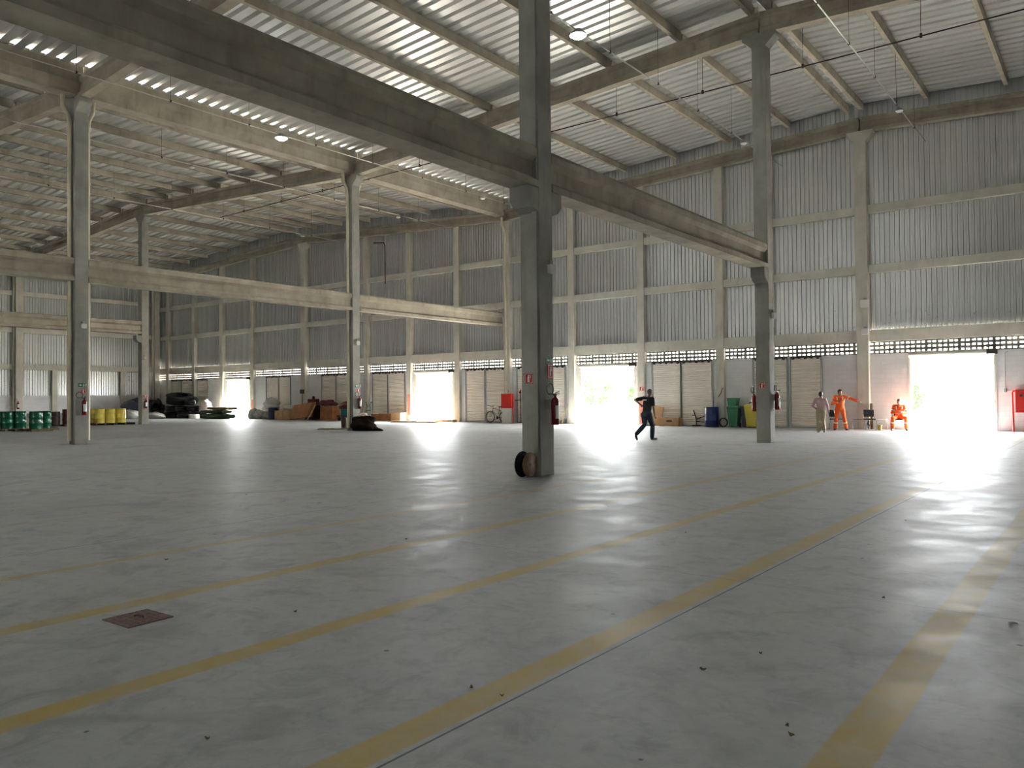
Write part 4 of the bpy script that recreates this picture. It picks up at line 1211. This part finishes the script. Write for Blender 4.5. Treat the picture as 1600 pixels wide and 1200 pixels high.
m = MB(); m.loft([[(-a, -b, z), (a, -b, z), (a, b, z), (-a, b, z)] for z, a, b in ((0, .2, .18), (.36, .25, .22), (.38, .27, .24))]); m.build('green_tub', 'bingreen', loc=(-14.66, 36.2, 1.02), bevel=.015, label='upside green tub standing on the green bin', cat='tub')
m = MB(); lumpy(m, (0, 0, .12), (.16, .12, .16), 40, .15); m.build('green_bag', 'bingreen', loc=(-14.98, 35.95, .62), smooth=True, label='green bag hanging at the left of the green bin', cat='bag') if False else None
t = bin2(-14.18, 36.35, .22, .45, 1.0, 'tarp', 'narrow dark blue bin between the green and yellow bins')
t = bin2(-13.72, 36.15, .62, .55, 1.10, 'binyellow', 'yellow wheeled bin beside the right free column')
MB().tube([(-.20, .1, 1.08), (-.17, .1, 1.17), (.22, .1, 1.19), (.26, .1, 1.10)], .025, 8).build('handle', 'black', parent=t, smooth=True)

# ---- chairs
def chair(x, y, rz, label, arms=False):
    t = thing('office_chair', label, 'chair', (x, y, 0), rz, group='black cushioned metal chairs')
    MB().box(-.22, .22, -.22, .22, .43, .48).build('seat', 'chairblack', parent=t, bevel=.02)
    m = MB(); m.loft([[(-.24+o_, -.21, z), (-.24+o_, .21, z), (-.20+o_, .21, z), (-.20+o_, -.21, z)] for z, o_ in ((.56, 0), (.70, -.02), (.86, -.06))]); m.build('backrest', 'chairblack', parent=t, bevel=.015)
    for sx in (-1, 1):
        for sy in (-1, 1):
            MB().tube([(sx*.17, sy*.20, .43), (sx*.24, sy*.22, 0)], .013, 8).build('leg', 'chrome', parent=t, smooth=True)
    m = MB()
    for sy in (-1, 1): m.tube([(-.18, sy*.2, .43), (-.22, sy*.2, .6), (-.27, sy*.2, .84)], .013, 8)
    m.build('back_frame', 'chrome', parent=t, smooth=True)
    if arms:
        for sy in (-1, 1): MB().tube([(-.22, sy*.27, .66), (.15, sy*.27, .66), (.18, sy*.26, .46)], .015, 8).build('armrest', 'black', parent=t, smooth=True)
    return t
A_R = R_(37.74)
chair(-8.50, 35.80, R_(290), 'empty black chair left of the seated worker')
MB().box(-.2, .2, -.2, .2, .0, .43)
chair(-9.82, 35.75, A_R+R_(10), 'black chair partly hidden between pink shirt and standing orange worker')
SEAT = (-7.40, 36.1)
SF = R_(281.6)
chair(SEAT[0], SEAT[1], SF, 'chair under the seated worker beside the widest open door', arms=True)
t = thing('side_table', 'small light table beside the empty chair', 'table', (-8.08, 36.05, 0))
MB().box(-.2, .2, -.18, .18, .42, .45).build('top', 'white', parent=t)
for sx in (-1, 1):
    for sy in (-1, 1): MB().tube([(sx*.16, sy*.14, .42), (sx*.19, sy*.16, 0)], .010, 6).build('leg', 'chrome', parent=t)
bucket(-8.1, 35.8, .09, .22, 'yellow', 'small yellow bucket under the side table')
MB().box(-.045, .045, -.02, .02, 0, 1.12).build('wooden_stake', 'brownnet', loc=(-8.62, 36.66, 0), label='dark wooden stake standing behind the empty chair', cat='stake')
t = thing('folding_stand', 'grey wire stand with rubbish behind the standing orange worker', 'stand', (-9.0, 36.3, 0))
m = MB()
for sx in (-.3, .3): m.tube([(sx, -.15, 0), (sx, .1, .42)], .012, 6); m.tube([(sx, .15, 0), (sx, -.1, .42)], .012, 6)
m.tube([(-.3, -.1, .42), (.3, -.1, .42)], .012, 6); m.tube([(-.3, .1, .42), (.3, .1, .42)], .012, 6)
m.build('frame', 'grey', parent=t)
m = MB(); lumpy(m, (.33, 0, .22), (.06, .06, .16), 44, .15, flat=False); m.build('hanging_cloth', 'black', parent=t, smooth=True)

# ---- floor cover, litter
t = thing('floor_cover', 'small rusty reddish metal cover set in the floor', 'floor cover', (-5.535, 2.80, 0), R_(2))
MB().box(-.16, .16, -.15, .15, .0, .006).build('plate', 'rust', parent=t)
m = MB(); m.box(-.175, -.16, -.165, .165, 0, .007); m.box(.16, .175, -.165, .165, 0, .007); m.box(-.16, .16, -.165, -.15, 0, .007); m.box(-.16, .16, .15, .165, 0, .007)
for k in range(6): m.box(-.14, .14, -.12+.045*k, -.112+.045*k, .006, .009)
m.build('frame', 'rust', parent=t)
MB().tube([(-.05, .0, .008), (-.04, .01, .018), (.03, .02, .018), (.04, .02, .008)], .005, 6).build('lift_ring', 'brick', parent=t)
rnd = random.Random(3)
LT = [(-1.45, 6.44), (-2.76, 3.19), (-2.56, 3.2), (-1.89, 4.18), (-1.26, 3.70), (-1.21, 3.61), (-4.76, 3.56), (-3.32, 2.0), (-7.32, 3.98), (-11.22, 7.45), (-1.73, 4.64), (-6.2, 6.1), (-3.9, 8.2), (-2.1, 10.5)]
LN = ['right of the long joint, farthest of the right lane', 'on the bottom stripe edge, left of its twin', 'on the bottom stripe, right of its twin', 'in the right lane beside the joint', 'lowest in the right lane', 'just below the lowest one in the right lane', 'left of centre between two stripes', 'at the bottom edge left of centre', 'beside the far left stripe', 'far away near the left stripes', 'between joint and rightmost stripe', 'near the third stripe, middle distance', 'middle distance before the front column', 'middle distance right of the front column']
for k, (x, y) in enumerate(LT):
    m = MB(); a = rnd.uniform(0, 6); s_ = rnd.uniform(.010, .019)
    m.loft([[(s_*math.cos(b)*(1+.3*math.sin(3*b+k)), s_*.6*math.sin(b), zz+.006*math.cos(2*b)) for b in [2*math.pi*i/10 for i in range(10)]] for zz in (.006, .009)])
    m.build('dry_leaf', 'brownnet', loc=(x, y, .001), rot=(0, 0, a), label='small dry leaf on the floor, '+LN[k], cat='leaf', group='dry leaves scattered on the floor')
m = MB(); lumpy(m, (0, 0, .005), (.026, .011, .006), 2, .3); m.build('paper_scrap', 'white', loc=(-.60, 6.25, 0), smooth=True, label='white paper scrap at the right edge of the floor', cat='litter')

# ================================================================== people
def limb(m, pts, rs, n=14):
    """round-ended tapered tube through points"""
    P = [Vector(p) for p in pts]
    m.tube(P, rs, n)
    for p, r in zip(P, rs): ball(m, p, r*.995, n, 8)
def torso(m, rings, n=20):
    """rings: centre, side vector, half width, half depth"""
    out = []
    for c, side, w_, d in rings:
        side = Vector(side).normalized(); c = Vector(c)
        fw = side.cross(Vector((0, 0, 1))).normalized()
        out.append([c+side*w_*math.cos(t)+fw*d*math.sin(t) for t in [2*math.pi*i/n for i in range(n)]])
    m.loft(out)
def remesh(o, vox, smooth=2):
    r = o.modifiers.new('remesh', 'REMESH'); r.mode = 'VOXEL'; r.voxel_size = vox; r.use_smooth_shade = True
    s = o.modifiers.new('smooth', 'SMOOTH'); s.factor = .5; s.iterations = smooth
    return o
def hand(m, w_, d, palm_up, s=1.0, curl=.5):
    """w_: wrist; d: pointing direction; palm normal = palm_up"""
    w_ = Vector(w_); d = Vector(d).normalized(); nrm = Vector(palm_up); nrm = (nrm-d*nrm.dot(d)).normalized(); sd = d.cross(nrm)
    mat = Matrix((d, sd, nrm)).transposed()
    ball(m, w_+d*.05*s, (.052*s, .042*s, .018*s), 12, 8, mat)
    for k, (off, ln) in enumerate(((-.030, .070), (-.010, .080), (.011, .075), (.030, .060))):
        b = w_+d*.088*s+sd*off*s
        p1 = b+d*ln*.45*s-nrm*.012*curl*s; p2 = p1+d*ln*.35*s-nrm*.030*curl*s; p3 = p2+d*ln*.20*s-nrm*.030*curl*s
        m.tube([b-d*.02, b, p1, p2, p3], [.0088*s, .0088*s, .0082*s, .0075*s, .006*s], 8)
    b = w_+d*.03*s-sd*.034*s
    m.tube([b, b+d*.025*s-sd*.022*s-nrm*.008*s, b+d*.05*s-sd*.028*s-nrm*.018*s], [.011*s, .010*s, .008*s], 8)
def person(name, label, loc, rotz, J, skin, dress, hair_m, hair_full=True):
    t = thing('person', label, 'person', loc, rotz)
    side = (Vector(J['shL'])-Vector(J['shR'])).normalized()
    hs = (Vector(J['hipL'])-Vector(J['hipR'])).normalized()
    pel, che, nek, hd = (Vector(J[k]) for k in ('pelvis', 'chest', 'neck', 'head'))
    def trunk(m, g=0.0, low=True):
        mid = pel.lerp(che, .55)
        sm = (hs+side).normalized()
        torso(m, ([(pel-Vector((0, 0, .10)), hs, .13+g, .10+g), (pel, hs, .158+g, .115+g)] if low else [(pel+Vector((0, 0, .02)), hs, .150+g, .110+g)])+[ (mid, sm, .145+g, .105+g), (che, side, .175+g, .12+g), (che+(nek-che)*.55, side, .17+g, .105+g), (nek-(nek-che)*.10, side, .09+g, .075+g)])
        for s_ in ('shL', 'shR'): limb(m, [che+(nek-che)*.6, J[s_]], [.075+g, .062+g])
    def arm(m, k, g=0.0, frac=1.0):
        a, b, c = Vector(J['sh'+k]), Vector(J['el'+k]), Vector(J['wr'+k])
        if frac <= .5:
            e = a.lerp(b, frac*2); limb(m, [a, e], [.058+g, .050+g])
        else:
            e = b.lerp(c, (frac-.5)*2); limb(m, [a, a.lerp(b, .5), b, e], [.056+g, .050+g, .041+g, .032+g])
    def leg(m, k, g=0.0, frac=1.0, flare=0.0):
        a, b, c = Vector(J['hip'+k]), Vector(J['kn'+k]), Vector(J['an'+k])
        e = b.lerp(c, frac)
        limb(m, [a, a.lerp(b, .5), b, b.lerp(e, .4), e], [.095+g, .083+g, .060+g, .057+g+flare*.5, .040+g+flare])
    m = MB(); trunk(m)
    for k in 'LR':
        arm(m, k); leg(m, k)
        hand(m, J['wr'+k], J['hd'+k], J['pn'+k], curl=J.get('curl'+k, .6))
    m.tube([nek-Vector((0, 0, .05)), nek, hd-Vector((0, 0, .05))], [.062, .056, .054], 14)
    look = Vector(J['look']).normalized(); hsd = Vector((0, 0, 1)).cross(look).normalized(); hup = look.cross(hsd)
    hm = Matrix((look, hsd, hup)).transposed()
    ball(m, hd+hup*.02, (.095, .075, .112), 18, 14, hm)
    ball(m, hd+look*.022-hup*.055, (.066, .056, .062), 14, 10, hm)
    m.tube([hd+look*.085+hup*.02, hd+look*.108-hup*.018, hd+look*.088-hup*.03], [.010, .015, .012], 8)
    for s_ in (-1, 1): ball(m, hd+hsd*.077*s_-look*.01-hup*.005, (.018, .010, .030), 8, 6, hm)
    ball(m, hd+look*.083-hup*.060, (.012, .025, .008), 8, 6, hm)
    remesh(m.build('body', skin, parent=t, smooth=True), .0065, 1)
    m = MB()
    for s_ in (-1, 1): ball(m, hd+look*.086+hsd*.032*s_+hup*.022, (.008, .013, .008), 8, 6, hm)
    m.build('eyes', 'black', parent=t, smooth=True)
    m = MB(); ball(m, hd-look*.016+hup*.045, (.094, .083, .102), 16, 12, hm)
    if hair_full: ball(m, hd+look*.03+hup*.095, (.07, .075, .045), 14, 8, hm); ball(m, hd-look*.06+hup*.0, (.045, .072, .08), 14, 8, hm)
    remesh(m.build('hair', hair_m, parent=t, smooth=True), .008, 1)
    return t, trunk, arm, leg
def shoe(t, ank, toe, mat):
    a, b = Vector(ank), Vector(toe); d = (b-a); L_ = d.length; 
    m = MB(); limb(m, [a+Vector((0, 0, -.0)), a-d*.12-Vector((0, 0, .045)), a+d*.4-Vector((0, 0, .04)), b], [.046, .042, .046, .034])
    remesh(m.build('shoe', mat, parent=t, smooth=True), .008, 1)

# walking man in black
J = dict(pelvis=(0, 0, .93), chest=(.07, .01, 1.27), neck=(.115, 0, 1.49), head=(.165, -.01, 1.635), look=(1, -.10, -.03),
         shL=(.05, .185, 1.445), shR=(.09, -.185, 1.425), elL=(-.16, .40, 1.40), elR=(.04, -.27, 1.15), wrL=(-.04, .24, 1.22), wrR=(.12, -.25, .90),
         hdL=(.35, -.6, -.45), hdR=(.25, 0, -1), pnL=(.6, .5, .1), pnR=(0, 1, 0), hipL=(-.02, .09, .90), hipR=(.01, -.09, .90),
         knL=(-.03, .09, .52), knR=(.19, -.09, .49), anL=(-.43, .09, .22), anR=(.16, -.09, .085))
t, trunk, arm, leg = person('p', 'walking man in black T-shirt and dark jeans, left elbow raised', (-13.09, 24.56, 0), R_(74.6), J, 'skin_dark', None, 'greyhair', False)
m = MB(); trunk(m, .016, False); arm(m, 'L', .018, .36); arm(m, 'R', .018, .36); sh = remesh(m.build('shirt', 'blackcloth', parent=t, smooth=True), .01, 2)
m = MB(); torso(m, [((0, 0, .84), (0, 1, 0), .150, .125), ((0, 0, .93), (0, 1, 0), .182, .138), ((.01, 0, 1.0), (0, 1, 0), .168, .130)]); leg(m, 'L', .018, .96, .014); leg(m, 'R', .018, .96, .014); remesh(m.build('jeans', 'denim', parent=t, smooth=True), .01, 2)
shoe(t, (-.445, .09, .20), (-.40, .09, .035), 'shoe'); shoe(t, (.16, -.09, .085), (.35, -.11, .036), 'shoe')
MB().box(-.098, -.075, -.08, .10, 1.37, 1.41).build('shirt_print', 'white', parent=sh)
MB().box(-.10, .0, .175, .215, .80, .93).build('belt_pouch', 'black', parent=t, bevel=.01)

# man in pink shirt, seen from behind
J = dict(pelvis=(0, 0, .86), chest=(.02, 0, 1.18), neck=(.03, 0, 1.37), head=(.06, -.02, 1.515), look=(.9, -.5, 0),
         shL=(.0, .17, 1.325), shR=(.02, -.17, 1.325), elL=(-.14, .33, 1.08), elR=(.0, -.26, 1.06), wrL=(.03, .20, .98), wrR=(.08, -.31, .82),
         hdL=(.5, -.6, -.2), hdR=(.1, -.1, -1), pnL=(.6, .5, .1), pnR=(0, 1, 0), hipL=(0, .085, .83), hipR=(0, -.085, .83),
         knL=(.06, .09, .46), knR=(.15, -.10, .47), anL=(-.05, .10, .085), anR=(-.12, -.10, .12))
t, trunk, arm, leg = person('p', 'man in pink shirt and khaki trousers seen from behind', (-9.61, 32.75, 0), R_(115), J, 'skin_dark', None, 'hair')
m = MB(); trunk(m, .014, False); arm(m, 'L', .016, .78); arm(m, 'R', .016, .78); remesh(m.build('shirt', 'pinkcloth', parent=t, smooth=True), .01, 2)
m = MB(); torso(m, [((0, 0, .78), (0, 1, 0), .150, .12), ((0, 0, .86), (0, 1, 0), .182, .138), ((0, 0, .945), (0, 1, 0), .178, .138)]); leg(m, 'L', .018, .96, .018); leg(m, 'R', .018, .96, .018); remesh(m.build('trousers', 'khaki', parent=t, smooth=True), .01, 2)
shoe(t, (-.05, .10, .085), (.13, .12, .036), 'tanshoe'); shoe(t, (-.13, -.10, .11), (.04, -.12, .036), 'tanshoe')

def coverall(t, trunk, arm, leg, J):
    m = MB(); trunk(m, .024)
    torso(m, [(Vector(J['pelvis'])-Vector((0, 0, .11)), (0, 1, 0), .14, .115), (Vector(J['pelvis']), (0, 1, 0), .178, .138)])
    for k in 'LR': arm(m, k, .020, .97); leg(m, k, .013, .94, .022)
    cv = remesh(m.build('coverall', 'orange', parent=t, smooth=True), .01, 2)
    def band(a, b, f, r, w_=.05):
        a, b = Vector(a), Vector(b); d = (b-a).normalized(); c = a.lerp(b, f)
        MB().tube([c-d*w_/2, c+d*w_/2], r, 16).build('reflective_band', 'reflect', parent=cv, smooth=True)
    for k in 'LR':
        band(J['sh'+k], J['el'+k], .62, .079); band(J['kn'+k], J['an'+k], .42, .090)
    for s_, k in ((1, 'L'), (-1, 'R')):
        c, n_ = Vector(J['chest']), Vector(J['neck'])
        p0 = c+Vector((.145, .10*s_, .02)); p1 = n_+Vector((.02, .12*s_, -.005))
        MB().tube([p0, p0.lerp(p1, .5)+Vector((.036, 0, .01)), p1], .022, 8).build('shoulder_band', 'reflect', parent=cv, smooth=True)
# standing worker
J = dict(pelvis=(0, 0, .93), chest=(.0, .01, 1.27), neck=(.01, .0, 1.46), head=(.04, .01, 1.60), look=(.85, .45, -.02),
         shL=(.0, .19, 1.42), shR=(.02, -.18, 1.41), elL=(.13, .46, 1.33), elR=(.02, -.31, 1.12), wrL=(.22, .68, 1.24), wrR=(.20, -.10, 1.19),
         hdL=(.3, .7, -.15), hdR=(.2, 1, .25), pnL=(0, 0, 1), pnR=(1, 0, 0), hipL=(0, .10, .90), hipR=(0, -.10, .90),
         knL=(.06, .17, .50), knR=(.05, -.15, .50), anL=(.0, .24, .085), anR=(-.02, -.20, .085))
t, trunk, arm, leg = person('p', 'standing worker in orange coverall pointing sideways with one arm', (-9.51, 35.1, 0), R_(285.1), J, 'skin_dark', None, 'hair')
coverall(t, trunk, arm, leg, J)
shoe(t, (.0, .24, .085), (.19, .28, .038), 'shoe'); shoe(t, (-.02, -.20, .085), (.17, -.23, .038), 'shoe')
# seated worker
J = dict(pelvis=(-.05, 0, .56), chest=(-.04, 0, .86), neck=(.0, 0, 1.045), head=(.04, 0, 1.175), look=(1, -.1, -.12),
         shL=(-.01, .18, 1.01), shR=(-.01, -.18, 1.01), elL=(.06, .27, .74), elR=(.06, -.27, .74), wrL=(.24, .03, .72), wrR=(.25, -.04, .78),
         hdL=(.2, -1, .0), hdR=(.1, 1, .1), pnL=(1, 0, .2), pnR=(1, 0, .2), hipL=(.0, .10, .55), hipR=(.0, -.10, .55),
         knL=(.40, .25, .53), knR=(.40, -.25, .53), anL=(.30, .26, .09), anR=(.30, -.26, .09))
t, trunk, arm, leg = person('p', 'worker in orange coverall sitting on a chair with folded arms', (SEAT[0], SEAT[1], 0), SF, J, 'skin', None, 'hair')
coverall(t, trunk, arm, leg, J)
shoe(t, (.30, .26, .09), (.48, .30, .038), 'shoe'); shoe(t, (.30, -.26, .09), (.48, -.30, .038), 'shoe')

# ================================================================== trees in the yard
def tree(x, y, h_, r, seed, label, trunk_h=.8):
    rnd = random.Random(seed)
    t = thing('tree', label, 'tree', (x, y, -.1), group='trees beyond the yard')
    m = MB(); m.tube([(0, 0, 0), (.1, 0, trunk_h), (0, .1, h_*.7)], [.14, .11, .05], 8)
    for k in range(5):
        a = rnd.uniform(0, 6.3); m.tube([(0, .05, h_*.4), (r*.6*math.cos(a), r*.6*math.sin(a), h_*rnd.uniform(.6, .85))], [.06, .02], 6)
    m.build('trunk', 'bark', parent=t)
    m = MB()
    for k in range(900):
        u = rnd.uniform(0, 6.3); v = math.acos(rnd.uniform(-1, 1)); rr = r*rnd.uniform(.55, 1.0)
        c = Vector((rr*math.sin(v)*math.cos(u), rr*math.sin(v)*math.sin(u), h_-r*.75+rr*.75*math.cos(v)))
        a = Vector([rnd.uniform(-1, 1) for _ in range(3)]).normalized()*.16; b = a.orthogonal().normalized()*.10
        m.add([c-a, c+b, c+a, c-b], [(0, 1, 2, 3)])
    m.build('crown', 'leaf', parent=t)
tree(-12.5, 62, 2.6, 1.5, 1, 'bushy tree seen at the left of the widest open door')
tree(-5.9, 64, 2.2, 1.0, 2, 'small tree seen at the right of the widest open door')
tree(-37.0, 60, 3.6, 1.9, 4, 'tree seen through the middle open door, left')
tree(-34.0, 63, 3.2, 1.6, 5, 'tree seen through the middle open door, right')
tree(-90, 62, 5.0, 2.6, 6, 'tall tree seen through the leftmost open door')
tree(-57.5, 66, 3.0, 1.7, 7, 'tree outside the open door with timber')
